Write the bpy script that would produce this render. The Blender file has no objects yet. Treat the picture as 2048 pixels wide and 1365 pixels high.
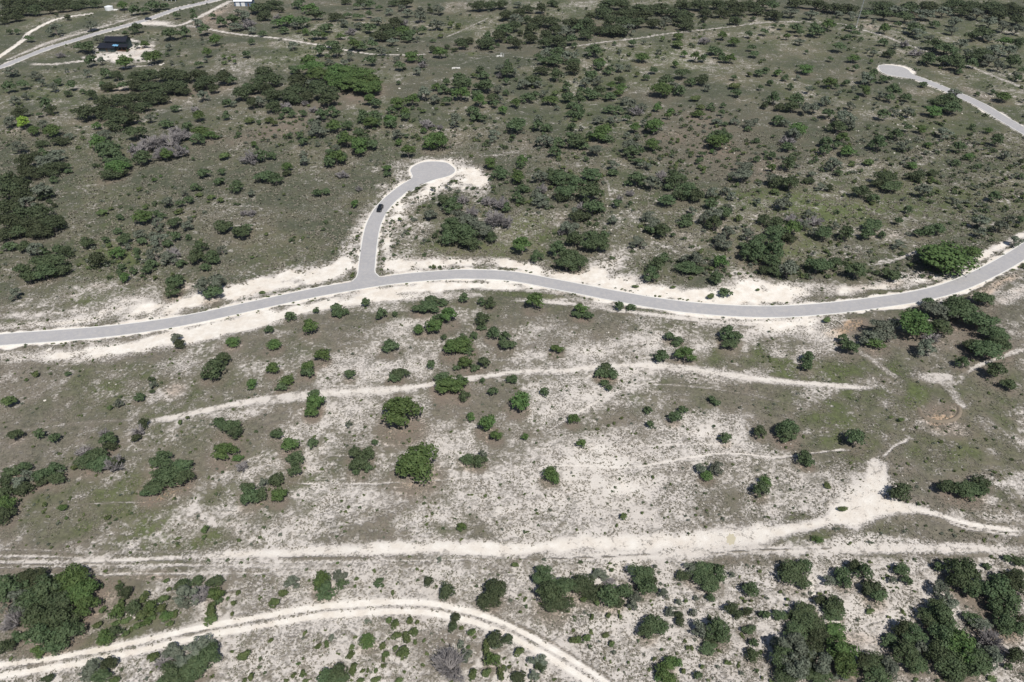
import bpy, bmesh, math, random
import numpy as np
from mathutils import Vector, Matrix
random.seed(7); rng = np.random.default_rng(7)
sc = bpy.context.scene
COL = sc.collection; HAZE = .00004
R = math.radians

# ------------------------------------------------------------------ camera
CAM_H = 130.0; PITCH = 39.0; W0, H0 = 2048.0, 1365.0; F = 1365.0
cp, sp = math.cos(R(PITCH)), math.sin(R(PITCH))
cam = bpy.data.cameras.new('camera'); camo = bpy.data.objects.new('camera', cam); COL.objects.link(camo)
camo.location = (0, 0, CAM_H); camo.rotation_euler = (R(90 - PITCH), 0, 0)
cam.sensor_width = 36.0; cam.lens = 36.0 * F / W0; cam.clip_start = 1.0; cam.clip_end = 20000.0
sc.camera = camo
FWD = np.array([0, cp, -sp]); UP = np.array([0, sp, cp]); RT = np.array([1., 0, 0])
def ray(u, v):
    return F * FWD + (u - W0 / 2) * RT - (v - H0 / 2) * UP

# ------------------------------------------------------------------ sky, sun, exposure
sd = ray(700, 1225); sd = sd / np.linalg.norm(sd)          # the way the sunlight travels
sun_el = math.asin(-sd[2]); sun_az = math.atan2(-sd[0], -sd[1])   # compass angle from +Y towards +X of the sun
world = bpy.data.worlds.new('World'); sc.world = world; world.use_nodes = True
wn = world.node_tree.nodes; wl = world.node_tree.links; wn.clear()
wo = wn.new('ShaderNodeOutputWorld'); bg = wn.new('ShaderNodeBackground'); sky = wn.new('ShaderNodeTexSky')
sky.sky_type = 'NISHITA'; sky.sun_disc = False; sky.sun_elevation = sun_el; sky.sun_rotation = sun_az
sky.altitude = 300; sky.air_density = 1.0; sky.dust_density = 1.2
bg.inputs['Strength'].default_value = 0.068
wl.new(sky.outputs[0], bg.inputs[0]); wl.new(bg.outputs[0], wo.inputs[0])
sl = bpy.data.lights.new('sun', 'SUN'); sl.energy = 4.5; sl.angle = R(0.53); sl.color = (1.0, 0.965, 0.91)
so = bpy.data.objects.new('sun', sl); COL.objects.link(so)
so.rotation_euler = Vector(sd).to_track_quat('-Z', 'Y').to_euler(); so.location = (0, 0, 300)
vs = sc.view_settings; vs.view_transform = 'Standard'; vs.look = 'None'; vs.gamma = 1.0; vs.exposure = 0.06
vs.use_curve_mapping = False
sc.render.engine = 'CYCLES'
sc.cycles.max_bounces = 5; sc.cycles.diffuse_bounces = 3; sc.cycles.glossy_bounces = 2; sc.cycles.transmission_bounces = 2; sc.cycles.transparent_max_bounces = 4

# ------------------------------------------------------------------ helpers: terrain, pixel -> ground
def h(x, y):
    x = np.asarray(x, float); y = np.asarray(y, float)
    s = (1.3 * np.sin(x / 31 + 0.6 * np.sin(y / 47)) * np.sin(y / 37 + 1.1) + 1.1 * np.sin(x / 67 + y / 53 + 2.0)
         + 0.5 * np.sin(x / 17 - y / 23) + 0.9 * np.sin(y / 61 - x / 90 + .4))
    far = np.clip((np.hypot(x, y - 250) - 900) / 2500, 0, 1)
    return s * 0.8 + far * far * 60 * (0.6 + 0.4 * np.sin(x / 600) * np.cos(y / 500))
def ground(u, v, lift=0.0):
    d = ray(u, v); t = (CAM_H - lift) / -d[2]
    for _ in range(6):
        x, y = d[0] * t, d[1] * t
        t = (CAM_H - (float(h(x, y)) + lift)) / -d[2]
    return np.array([d[0] * t, d[1] * t])
def mpp(u, v):                                            # metres per photograph pixel at the ground there
    p = ground(u, v); q = np.array([p[0], p[1], float(h(*p)) - CAM_H]); return float(q @ FWD) / F
def project(x, y, z):
    qx, qy, qz = x, y, z - CAM_H
    dep = qy * cp - qz * sp; dep = np.where(dep < 1, 1, dep)
    upc = qy * sp + qz * cp
    return W0 / 2 + F * qx / dep, H0 / 2 - F * upc / dep, dep
def catmull(P, n=8):
    P = [np.array(p, float) for p in P]; P = [2 * P[0] - P[1]] + P + [2 * P[-1] - P[-2]]
    out = []
    for i in range(1, len(P) - 2):
        for k in range(n):
            t = k / n
            out.append(0.5 * ((2 * P[i]) + (P[i + 1] - P[i - 1]) * t + (2 * P[i - 1] - 5 * P[i] + 4 * P[i + 1] - P[i + 2]) * t * t
                              + (3 * P[i] - P[i - 1] - 3 * P[i + 1] + P[i + 2]) * t ** 3))
    out.append(P[-2]); return np.array(out)
def gpath(pts):                                            # photograph points -> metres on the ground
    return np.array([ground(*p[:2]) for p in pts])

_T = rng.random((8, 256, 256))
def vn(x, y, s=0):
    x = np.asarray(x) + 517.3 * (s + 1); y = np.asarray(y) + 233.7 * (s + 1)
    xi = np.floor(x).astype(np.int64); yi = np.floor(y).astype(np.int64); fx = x - xi; fy = y - yi
    fx = fx * fx * (3 - 2 * fx); fy = fy * fy * (3 - 2 * fy); T = _T[s % 8]
    a = T[xi & 255, yi & 255]; b = T[(xi + 1) & 255, yi & 255]; c = T[xi & 255, (yi + 1) & 255]; d = T[(xi + 1) & 255, (yi + 1) & 255]
    return (a * (1 - fx) + b * fx) * (1 - fy) + (c * (1 - fx) + d * fx) * fy
def fbm(x, y, sc_, s=0, o=4):
    t = 0; a = 1; w = 0
    for i in range(o):
        t = t + a * vn(x / sc_ * 2 ** i, y / sc_ * 2 ** i, s + i); w += a; a *= .5
    return t / w

def link(name, me, parent=None, mats=()):
    o = bpy.data.objects.new(name, me); COL.objects.link(o)
    for m in mats: me.materials.append(m)
    if parent: o.parent = parent
    return o
def tag(o, label=None, cat=None, group=None, kind=None):
    if label: o['label'] = label
    if cat: o['category'] = cat
    if group: o['group'] = group
    if kind: o['kind'] = kind
    return o
def mesh_np(name, V, Fc, smooth=False, mat_idx=None):
    V = np.asarray(V, np.float32); Fc = np.asarray(Fc, np.int32); n = Fc.shape[1]
    me = bpy.data.meshes.new(name); me.vertices.add(len(V)); me.vertices.foreach_set('co', V.ravel())
    me.loops.add(Fc.size); me.loops.foreach_set('vertex_index', Fc.ravel())
    me.polygons.add(len(Fc)); me.polygons.foreach_set('loop_start', np.arange(0, Fc.size, n, dtype=np.int32))
    if mat_idx is not None: me.polygons.foreach_set('material_index', np.asarray(mat_idx, np.int32))
    me.update(calc_edges=True)
    me.polygons.foreach_set('use_smooth', np.full(len(Fc), smooth, bool))
    return me

# ------------------------------------------------------------------ materials
def new_mat(name):
    m = bpy.data.materials.new(name); m.use_nodes = True; n = m.node_tree.nodes; b = n['Principled BSDF']
    b.inputs['Specular IOR Level'].default_value = 0.25; b.inputs['Roughness'].default_value = 0.85
    return m, n, m.node_tree.links, b
def mixc(n, l, fac, a, b, mode='MIX'):
    x = n.new('ShaderNodeMix'); x.data_type = 'RGBA'; x.blend_type = mode; x.clamp_factor = True
    for s, v in ((x.inputs[0], fac), (x.inputs[6], a), (x.inputs[7], b)):
        if hasattr(v, 'links'): l.new(v, s)
        elif isinstance(v, (int, float)): s.default_value = v
        else: s.default_value = (*v, 1)
    return x.outputs[2]
def mth(n, l, op, a, b=None, c=None, clamp=False):
    x = n.new('ShaderNodeMath'); x.operation = op; x.use_clamp = clamp
    for s, v in zip(x.inputs, (a, b, c)):
        if v is None: continue
        if hasattr(v, 'links'): l.new(v, s)
        else: s.default_value = v
    return x.outputs[0]
def noise(n, l, vec, scale, detail=3, rough=.55):
    x = n.new('ShaderNodeTexNoise'); x.inputs['Scale'].default_value = scale; x.inputs['Detail'].default_value = detail
    x.inputs['Roughness'].default_value = rough; l.new(vec, x.inputs['Vector']); return x.outputs['Fac']
def simple(name, col, rough=.8, var=.12, scale=3., metal=0., spec=.25):
    m, n, l, b = new_mat(name); g = n.new('ShaderNodeNewGeometry')
    f = noise(n, l, g.outputs['Position'], scale)
    b.inputs['Roughness'].default_value = rough; b.inputs['Metallic'].default_value = metal; b.inputs['Specular IOR Level'].default_value = spec
    l.new(mixc(n, l, f, tuple(c * (1 - var) for c in col), tuple(min(1, c * (1 + var)) for c in col)), b.inputs['Base Color'])
    return m
def foliage(name, c1, c2, var=.35):
    m, n, l, b = new_mat(name); oi = n.new('ShaderNodeObjectInfo'); g = n.new('ShaderNodeNewGeometry')
    f = noise(n, l, g.outputs['Position'], 1.1, 2); f = mth(n, l, 'MULTIPLY_ADD', f, 2.6, -.8, True)
    c = mixc(n, l, f, c1, c2)
    f2 = noise(n, l, g.outputs['Position'], 7., 1)
    v = mth(n, l, 'MULTIPLY_ADD', f2, 1.0, .5)
    v = mth(n, l, 'MULTIPLY', v, mth(n, l, 'MULTIPLY_ADD', oi.outputs['Random'], var, 1 - var / 2))
    hs = n.new('ShaderNodeHueSaturation'); l.new(c, hs.inputs['Color']); l.new(v, hs.inputs['Value'])
    l.new(mth(n, l, 'MULTIPLY_ADD', oi.outputs['Random'], .035, .483), hs.inputs['Hue'])
    l.new(hs.outputs[0], b.inputs['Base Color']); b.inputs['Roughness'].default_value = .7; b.inputs['Specular IOR Level'].default_value = .22
    tr = n.new('ShaderNodeBsdfTranslucent'); l.new(hs.outputs[0], tr.inputs[0]); mx = n.new('ShaderNodeMixShader'); mx.inputs[0].default_value = .22
    l.new(b.outputs[0], mx.inputs[1]); l.new(tr.outputs[0], mx.inputs[2]); l.new(mx.outputs[0], n['Material Output'].inputs[0])
    return m
M = {
 'O': foliage('live_oak_leaves', (0.065, 0.113, 0.037), (0.120, 0.177, 0.059)),
 'o': foliage('oak_leaves', (0.062, 0.094, 0.044), (0.110, 0.144, 0.071)),
 'd': foliage('juniper_needles', (0.045, 0.063, 0.030), (0.092, 0.109, 0.056)),
 'g': foliage('grey_green_leaves', (0.098, 0.118, 0.085), (0.188, 0.206, 0.156)),
 'b': foliage('shrub_leaves', (0.075, 0.109, 0.041), (0.138, 0.168, 0.068)),
 'l': foliage('lime_leaves', (0.20, 0.34, 0.05), (0.29, 0.43, 0.08)),
 'bark': simple('oak_bark', (.20, .175, .155), .9, .3, 2.),
 'dead': simple('bare_grey_wood', (.215, .200, .198), .9, .3, 3.),
}

# ------------------------------------------------------------------ data: roads and tracks (photograph points)
MAIN = [(-420, 742), (-250, 716), (-120, 698), (0, 681), (120, 672), (250, 660), (380, 640), (512, 611.5), (612, 590), (687, 576), (787, 560), (888, 551), (938, 549.6), (1024, 553.6), (1124, 572), (1224, 591.5), (1324, 609), (1425, 620), (1536, 624.5), (1636, 619.5), (1736, 608.5), (1837, 593), (1912, 573), (1987, 539), (2048, 503), (2120, 452), (2200, 392), (2290, 330)]
SPUR = [(734, 571), (733.6, 556), (733.2, 541), (738.6, 491), (746, 453.7), (760, 424), (777, 403.6), (790, 392), (810, 376), (830, 364), (852, 351)]
BULB = (865, 343)
FARR = [(1806, 147), (1832, 156.5), (1861, 167.5), (1887, 178), (1920, 192), (1960, 210.5), (2000, 234.6), (2048, 263), (2110, 300), (2200, 352), (2280, 400)]
FBULB = (1793, 141)
TOPR = [(-260, 215), (-120, 172), (0, 135), (50, 115), (100, 96), (150, 81), (200, 66), (257, 51), (300, 38), (350, 20), (425, 2), (500, -18), (600, -40)]
# (points, width in m, whiteness, edge softness)
TRACKS = [
 ([(290, 846), (350, 835), (430, 817), (512, 802), (600, 791), (700, 783), (790, 780), (870, 768), (960, 755), (1040, 744), (1130, 742), (1200, 735), (1250, 731), (1330, 733), (1400, 742), (1470, 752), (1560, 762), (1650, 770), (1720, 775), (1768, 773)], 2.0, .9, 1.0),
 ([(480, 807), (560, 797), (650, 787), (760, 783), (850, 773)], 3.4, .8, 1.2),
 ([(1024, 745), (1130, 741), (1200, 735), (1330, 733), (1470, 752), (1600, 767)], 3.0, .75, 2.0),
 ([(1536, 764), (1600, 770), (1680, 774), (1760, 774)], 1.5, .5, .8),
 ([(0, 868), (150, 848), (290, 838)], .8, .4, .8),
 ([(1060, 947), (1095, 932), (1150, 932), (1250, 935), (1300, 930), (1400, 912), (1470, 907), (1536, 915), (1570, 914), (1640, 905), (1690, 900), (1740, 903)], .5, .95, .35),
 ([(1090, 898), (1150, 900), (1280, 893), (1400, 888), (1536, 892)], .35, .9, .3),
 ([(1100, 860), (1180, 812), (1230, 785), (1290, 768), (1330, 755)], .5, .9, .4),
 ([(1290, 768), (1400, 775), (1500, 790), (1600, 812)], .4, .7, .4),
 ([(562, 960), (607, 968), (652, 966), (740, 968), (837, 963), (887, 960), (962, 953), (1024, 944), (1060, 936)], .4, .85, .35),
 ([(512, 925), (560, 918), (612, 913), (687, 912), (787, 912), (850, 918)], .25, .5, .35),
 ([(640, 905), (684, 890), (737, 882), (777, 868), (837, 848), (887, 830), (940, 822)], .3, .5, .35),
 ([(90, 1018), (155, 1010), (250, 1005), (325, 1003), (390, 985), (450, 962), (512, 943), (560, 925)], .35, .45, .4),
 ([(1240, 990), (1290, 965), (1320, 945)], .4, .8, .3), ([(1090, 1060), (1180, 1010), (1210, 960), (1190, 910)], 2.0, .55, 2.),
 ([(395, 1112), (512, 1108), (640, 1102), (760, 1098), (900, 1096), (1024, 1098), (1120, 1092)], 2.4, .95, 1.8),
 ([(700, 1100), (800, 1097), (900, 1097), (1024, 1099), (1100, 1092), (1200, 1086), (1300, 1085), (1380, 1080), (1450, 1074), (1536, 1066), (1600, 1054), (1650, 1044), (1700, 1030)], 3.0, 1., 2.4),
 ([(1380, 1084), (1450, 1080), (1520, 1070), (1560, 1064)], 5.5, 1., 2.6),
 ([(1650, 1044), (1700, 1030), (1770, 1016), (1820, 1018), (1860, 1028)], 3.2, 1., 1.0),
 ([(1795, 1014), (1860, 1025), (1910, 1040), (1960, 1052), (2070, 1066)], 1.5, 1., .8),
 ([(1820, 1016), (1880, 1031), (1930, 1047), (1990, 1058), (2060, 1064)], .9, .95, .6),
 ([(1880, 1038), (1930, 1056), (1990, 1066), (2060, 1073)], .7, .9, .5),
 ([(1100, 1112), (1300, 1110), (1420, 1104), (1536, 1100), (1640, 1100), (1740, 1098), (1850, 1097), (1950, 1097), (2060, 1099)], 2.4, .85, 2.0),
 ([(512, 1115), (700, 1122), (850, 1130), (1000, 1128), (1100, 1120)], 1.6, .5, 2.5),
 ([(-40, 1112), (100, 1114), (250, 1119), (395, 1112)], .6, .75, .4), ([(-40, 1125), (120, 1124), (250, 1121), (350, 1116), (420, 1113)], .8, .85, .5),
 ([(-40, 1137), (120, 1133), (300, 1131), (512, 1130), (700, 1127)], .45, .7, .4), ([(-40, 1152), (120, 1150), (300, 1148), (512, 1147), (620, 1149)], .4, .7, .4),
 ([(-40, 1098), (200, 1104), (380, 1103), (512, 1099)], .4, .45, .5),
 ([(512, 1139), (650, 1146), (800, 1150), (900, 1148)], .5, .6, .8),
 ([(1700, 1035), (1748, 1005), (1752, 985)], 8., 1., 3.), ([(1752, 990), (1752, 965), (1756, 935), (1768, 915)], 3.8, 1., 1.6),
 ([(1768, 915), (1778, 903), (1793, 890), (1810, 883), (1820, 876)], .7, .95, .5),
 ([(1721, 703), (1761, 733), (1785, 750), (1806, 763)], 1.6, .5, .8), ([(1923, 753), (1961, 730), (2011, 712), (2060, 690)], 1.3, .75, .8),
 ([(1850, 753), (1880, 757), (1915, 758)], 4.0, .75, 1.5), ([(1890, 765), (1905, 785), (1925, 810), (1948, 815)], 2.2, .65, 1.2),
 ([(1018, 600), (1070, 602), (1130, 607), (1190, 614), (1250, 622), (1350, 635), (1450, 645), (1536, 650), (1580, 655)], 1.9, .85, .8),
 ([(700, 592), (800, 583), (900, 577), (1024, 579), (1060, 581)], 1.4, .6, 1.2),
 ([(1160, 1066), (1164, 1015), (1192, 968), (1235, 940)], .4, .75, .5), ([(1222, 1062), (1206, 1012), (1232, 968), (1290, 945)], .45, .8, .5), ([(1246, 1058), (1228, 1015), (1250, 975), (1310, 950)], .35, .7, .5), ([(1040, 1000), (1120, 975), (1200, 968)], .3, .6, .5),
 ([(420, 1123), (600, 1124), (800, 1122), (1000, 1118)], .35, .85, .4), ([(420, 1133), (620, 1136), (820, 1137), (1010, 1131)], .3, .75, .4),
 # far tracks
 ([(375, 52), (425, 60), (512, 72.5), (587, 82), (652, 93), (687, 100), (750, 109), (812, 110), (862, 109)], 1.7, .7, .8),
 ([(892, 75), (915, 65), (937, 55), (984, 33)], 1.6, .6, 1.), ([(1129, 96), (1199, 86), (1274, 77), (1349, 66), (1474, 52), (1536, 45), (1611, 45), (1676, 47), (1711, 57), (1761, 70), (1801, 85), (1836, 97), (1878, 112), (1936, 132), (1986, 152), (2060, 180), (2140, 215)], 2.2, .7, .8),
 ([(1024, 112), (1061, 118), (1090, 124)], 1.2, .5, .8), ([(905, 137), (922, 129), (950, 119), (980, 113.5), (1024, 112)], 1.4, .4, 1.),
 ([(-60, 152), (0, 113), (45, 82), (57, 67), (95, 46), (125, 36), (205, 25)], 2.6, .85, .6),
 ([(57, 128), (100, 129.5), (170, 122), (205, 118), (240, 118), (262, 110), (305, 94)], 2.6, .7, 1.2), ([(215, 72), (230, 76), (262, 80), (285, 88)], 2.4, .65, 1.),
 ([(262, 47), (300, 48), (350, 52), (387, 40), (450, 8), (460, 0)], 3.0, .65, 1.2), ([(275, 46), (320, 47), (345, 50)], 6.0, .7, 1.5),
 ([(235, 136), (280, 133), (330, 128)], 1.2, .55, .8), ([(20, 118), (100, 85), (180, 62), (260, 38), (290, 32)], 2.5, .45, 2.),
 ([(1206, 350), (1216, 370), (1222, 395), (1235, 430)], 1.0, .5, 1.), ([(1300, 480), (1335, 495), (1385, 515)], 1.3, .5, 1.2),
 ([(1742, 530), (1790, 520), (1830, 505), (1845, 498)], 1.6, .6, 1.), ([(1790, 485), (1820, 465), (1840, 448)], .5, .6, .4),
 ([(650, 300), (700, 318), (770, 322)], 2., .1, 2.), ([(880, 318), (960, 312), (1060, 310)], .5, .6, .6), ([(166, 378), (180, 388), (215, 385)], .8, .4, .6),
]
# painted blobs: u, v, ru, rv, rotation deg, dWhite, dGreen, dLitter
BLOBS = [
 (1250, 950, 330, 110, 0, .22, 0, 0), (1200, 1000, 200, 80, 0, .18, 0, 0), (1050, 1060, 80, 50, 0, .18, 0, 0), (1340, 980, 120, 50, -10, .2, 0, 0), (1660, 960, 100, 50, -10, .42, 0, 0), (1740, 990, 60, 40, 0, .5, 0, 0),
 (1100, 820, 150, 45, -20, .22, 0, 0), (1290, 860, 120, 40, -15, .22, 0, 0), (1450, 870, 90, 30, 20, .28, 0, 0), (1200, 910, 120, 25, 0, .2, 0, 0),
 (690, 830, 75, 38, -20, .38, 0, 0), (700, 720, 110, 28, -28, .3, 0, 0), (820, 715, 120, 26, -12, .3, 0, 0), (880, 640, 90, 20, -15, .12, 0, 0), (560, 745, 80, 18, -28, .2, 0, 0), (1150, 700, 160, 25, 0, .18, 0, 0),
 (1280, 670, 160, 22, 8, .14, 0, 0), (900, 890, 60, 18, -20, .16, 0, 0), (600, 860, 90, 20, -25, .2, 0, 0), (540, 930, 70, 20, -25, .15, 0, 0), (900, 985, 200, 50, 0, .12, 0, 0), (730, 1000, 40, 50, 0, .2, 0, 0), (1480, 760, 200, 14, 6, .22, 0, 0),
 (1420, 1000, 60, 30, 0, -.2, .1, 0), (1310, 1010, 40, 20, 20, -.25, .15, 0), (1120, 1040, 40, 30, 0, -.2, .05, 0), (700, 1060, 90, 36, 0, -.25, .05, .1), (940, 1050, 90, 30, 15, -.3, .1, 0), (1070, 1045, 45, 30, 0, -.25, .05, 0), (560, 1040, 60, 40, 0, -.05, 0, 0),
 (800, 880, 110, 26, -15, -.15, -.05, .15), (950, 840, 80, 25, -15, -.12, -.05, .1), (640, 900, 60, 20, -20, -.05, 0, 0), (1060, 790, 90, 22, -15, -.12, .05, .05), (1180, 880, 60, 20, -25, -.15, .1, 0), (1290, 760, 60, 12, 10, -.12, .12, 0), (1600, 850, 160, 60, 10, -.28, .18, .0),
 (1440, 795, 130, 22, 8, -.12, .12, 0), (1540, 730, 160, 30, 5, -.2, .2, 0), (1400, 700, 120, 25, 0, -.12, .15, 0), (1780, 820, 200, 90, 0, -.32, .38, 0), (1900, 930, 200, 60, 5, -.32, .25, .05), (2000, 1000, 120, 40, 5, -.15, .05, 0), (1650, 740, 120, 30, 5, -.25, .3, 0),
 (1960, 850, 90, 120, 0, -.3, .3, .05), (1500, 650, 150, 16, 5, .1, 0, .05), (1800, 660, 120, 40, 0, -.2, .25, 0), (1650, 670, 60, 22, 10, .35, 0, .1), (1703, 652, 30, 14, -15, .6, -.2, 1.3), (1668, 668, 26, 10, 10, .45, -.2, .6), (1580, 655, 60, 14, 3, .35, 0, 0), (1600, 720, 20, 8, 15, .4, 0, 0), (1660, 735, 25, 8, 15, .35, 0, 0),
 (1880, 827, 46, 22, 0, .55, -.3, .9), (1900, 860, 56, 20, 10, .35, -.2, .5), (1835, 800, 20, 30, 0, -.2, .6, 0), (1880, 762, 50, 12, 5, .5, -.2, .1), (1780, 855, 18, 10, 0, .15, 0, 0), (1600, 1040, 30, 14, -10, -.5, .1, .05), (1700, 1060, 130, 16, -6, -.85, .15, .1), (1850, 1052, 130, 22, 4, -.85, .2, .05), (1980, 1080, 130, 10, 2, -.6, .2, .05), (1930, 1020, 60, 12, 8, -.15, .1, 0), (1990, 1035, 60, 10, 6, .3, 0, 0),
 # lower left is grassy
 (120, 900, 320, 130, -5, -.15, .22, 0), (150, 1020, 260, 70, 0, -.32, .32, 0), (300, 1070, 140, 35, 0, -.2, .3, 0), (450, 1010, 90, 60, 0, .1, 0, 0), (200, 780, 280, 60, -10, -.12, .22, 0), (100, 740, 140, 25, 0, -.2, .12, 0), (350, 985, 140, 22, -10, -.1, .1, .15),
 (350, 780, 26, 16, -20, .3, -.2, .6), (630, 938, 20, 8, 0, .3, -.1, .3), (110, 795, 12, 5, 0, .3, 0, .4), (450, 680, 60, 12, -25, .15, 0, 0), (330, 720, 80, 14, -15, .1, 0, 0),
 (230, 1190, 40, 30, 30, -.05, -.05, .4), (150, 1230, 30, 60, 20, .1, -.1, .4), (300, 1150, 60, 12, 0, -.05, 0, .5), (260, 1260, 120, 20, -12, -.25, .2, 0), (80, 1300, 120, 20, -8, -.2, .1, 0), (330, 1180, 80, 60, 0, -.3, .05, .05), (120, 1200, 160, 90, 0, -.35, .0, .2),
 (700, 1170, 90, 30, 0, -.12, -.1, .1), (850, 1130, 120, 14, 0, -.15, -.1, .05), (900, 1300, 60, 40, 0, -.15, .05, .15), (600, 1290, 80, 40, 0, -.08, -.05, .1), (1180, 1250, 100, 30, 20, -.05, 0, .1), (1500, 1150, 60, 30, 0, .1, 0, 0), (1750, 1200, 90, 60, 0, .12, 0, .05), (1640, 1120, 300, 10, 0, -.15, 0, 0), (1850, 1110, 200, 8, 0, -.4, -.1, 0), (1950, 1150, 120, 30, 0, -.05, 0, .1), (2000, 1260, 60, 30, 0, .1, -.1, .5), (1700, 1280, 60, 20, 0, 0, 0, .5), (520, 1180, 60, 40, 0, -.15, 0, .1), (430, 1230, 40, 20, 0, .05, 0, .1),
 (1250, 1130, 40, 16, 0, .35, 0, .15), (870, 1145, 50, 10, 0, .3, 0, 0), (1380, 1160, 60, 60, 0, .15, 0, 0), (1240, 1220, 120, 14, -22, .2, 0, 0),
 # roadside caliche, both sides of the paved road
 (60, 712, 130, 16, 0, .62, -.2, 0), (200, 702, 120, 14, -8, .62, -.2, 0), (330, 680, 110, 16, -14, .75, -.2, 0), (430, 662, 80, 14, -18, .8, -.2, 0), (520, 640, 60, 12, -18, .8, -.2, 0), (600, 620, 60, 9, -14, .8, -.2, 0),
 (40, 652, 110, 7, -3, .5, 0, .05), (60, 630, 90, 6, -3, .35, 0, .05), (160, 640, 60, 10, -6, .35, 0, .1), (260, 615, 60, 22, -12, .7, 0, 0), (350, 612, 70, 15, -12, .85, -.2, .1), (450, 590, 70, 15, -14, .9, -.2, .05), (540, 570, 60, 18, -16, .85, -.2, 0), (620, 550, 60, 18, -14, .75, -.1, .05), (670, 545, 45, 16, -20, .7, 0, 0), (170, 600, 70, 16, 0, -.1, .35, 0), (40, 645, 60, 6, 0, -.1, .5, 0), (230, 633, 40, 6, -20, -.3, .6, 0),
 (700, 500, 20, 45, 20, .7, 0, .05), (730, 440, 16, 40, 28, .6, 0, .05), (775, 385, 22, 18, 30, .6, 0, .05), (805, 350, 22, 14, 0, .6, 0, .1), (795, 372, 16, 10, 0, .4, 0, .3),
 (935, 345, 36, 20, 20, .95, -.2, .05), (900, 372, 50, 12, -8, .95, -.2, .1), (845, 392, 34, 12, -25, .9, -.2, .1), (800, 425, 16, 26, 30, .85, 0, .05), (775, 480, 12, 40, 5, .8, 0, .05), (790, 530, 26, 20, 0, .85, 0, 0), (958, 372, 26, 24, -40, .7, 0, 0), (900, 405, 30, 10, 10, .3, 0, 0), (820, 470, 34, 40, 0, .42, -.05, .1), (860, 322, 55, 7, 0, .6, 0, 0), (770, 335, 50, 6, -8, .35, 0, 0),
 (860, 528, 70, 11, -2, .75, 0, .05), (960, 524, 70, 10, 0, .75, 0, .05), (1040, 530, 50, 10, 5, .8, 0, .05), (1100, 548, 50, 8, 10, .9, 0, 0), (1170, 555, 50, 16, 8, .95, 0, 0), (1210, 535, 40, 20, -20, .65, 0, 0), (1260, 570, 60, 18, 8, .9, 0, 0), (1340, 588, 70, 15, 6, .95, 0, 0), (1430, 595, 60, 16, 0, .9, 0, 0), (1510, 590, 60, 24, 0, .9, 0, 0), (1580, 592, 50, 16, 0, .85, 0, .1), (1500, 560, 60, 18, 10, .35, 0, .1), (1640, 572, 60, 10, 5, .6, 0, .15), (1720, 580, 60, 10, -5, .7, 0, .2), (1790, 570, 50, 10, 0, .45, 0, .1), (1830, 555, 50, 12, -5, .6, 0, .05), (1880, 556, 40, 8, -8, .8, 0, 0), (1940, 528, 30, 10, -25, .8, 0, .05), (1985, 502, 34, 9, -25, .85, 0, .1), (2030, 478, 24, 7, -25, .85, 0, .15),
 (1000, 521, 60, 6, 0, -.4, .2, .25), (960, 500, 60, 12, 0, -.2, .4, 0), (1060, 500, 120, 12, 5, -.1, .3, 0), (1210, 505, 100, 22, 0, .15, 0, .05), (1350, 500, 120, 22, 5, .1, 0, .2), (1560, 545, 60, 6, 0, -.3, .3, 0), (1650, 598, 60, 5, 0, -.6, .1, .2), (1760, 585, 40, 5, 0, -.6, .3, .1),
 (800, 580, 150, 7, -3, .85, 0, 0), (950, 572, 130, 7, 0, .9, 0, 0), (1080, 583, 80, 5, 5, .5, .1, 0), (1050, 590, 90, 4, 3, -.5, .5, 0), (1100, 597, 40, 4, 5, .2, .3, .3), (1200, 607, 60, 5, 8, .7, 0, 0), (720, 600, 90, 12, -8, .75, 0, 0), (850, 592, 120, 7, -2, .6, 0, .1), (1400, 634, 180, 5, 4, .8, 0, 0), (1330, 628, 90, 3, 8, -.6, .3, 0), (1480, 640, 100, 3, 2, -.5, .3, 0), (1620, 640, 60, 8, 0, .75, 0, 0), (1700, 634, 50, 5, -4, .5, 0, 0), (1730, 630, 50, 5, -8, -.7, .4, 0), (1870, 605, 60, 5, -15, .5, 0, .1), (1990, 572, 60, 12, -28, .75, -.1, .9), (2020, 590, 40, 14, -28, .35, -.1, .4), (1960, 577, 50, 3, -28, -.5, .4, 0), (2040, 590, 40, 30, 0, .3, 0, .1),
 # the field behind the road
 (320, 440, 330, 100, 0, -.02, -.08, .06), (250, 400, 120, 40, 0, -.05, .12, 0), (200, 510, 70, 30, 0, -.1, .5, 0), (260, 480, 50, 40, 30, -.05, .3, 0), (560, 480, 100, 70, -20, -.02, .12, .02), (600, 400, 120, 30, -20, .08, -.05, .1), (460, 430, 60, 50, 0, .22, -.1, 0), (1060, 460, 60, 26, 0, -.1, .45, 0), (1050, 440, 60, 14, 0, 0, .5, 0), (850, 500, 80, 16, 0, -.1, .4, 0),
 (1650, 420, 130, 22, 10, -.05, .75, -.1), (1590, 480, 60, 30, 0, -.05, .45, 0), (1850, 400, 200, 30, 0, -.02, .3, 0), (1600, 520, 50, 20, 0, -.05, .3, 0), (1700, 500, 60, 14, 10, .15, -.1, 0), (1480, 430, 60, 60, 0, 0, .15, 0), (1750, 440, 60, 15, 0, 0, -.2, .2), (1240, 440, 60, 20, 0, .15, 0, 0), (1100, 440, 100, 16, -5, .1, -.1, .1), (1190, 340, 20, 40, 0, .0, -.1, .3),
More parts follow.
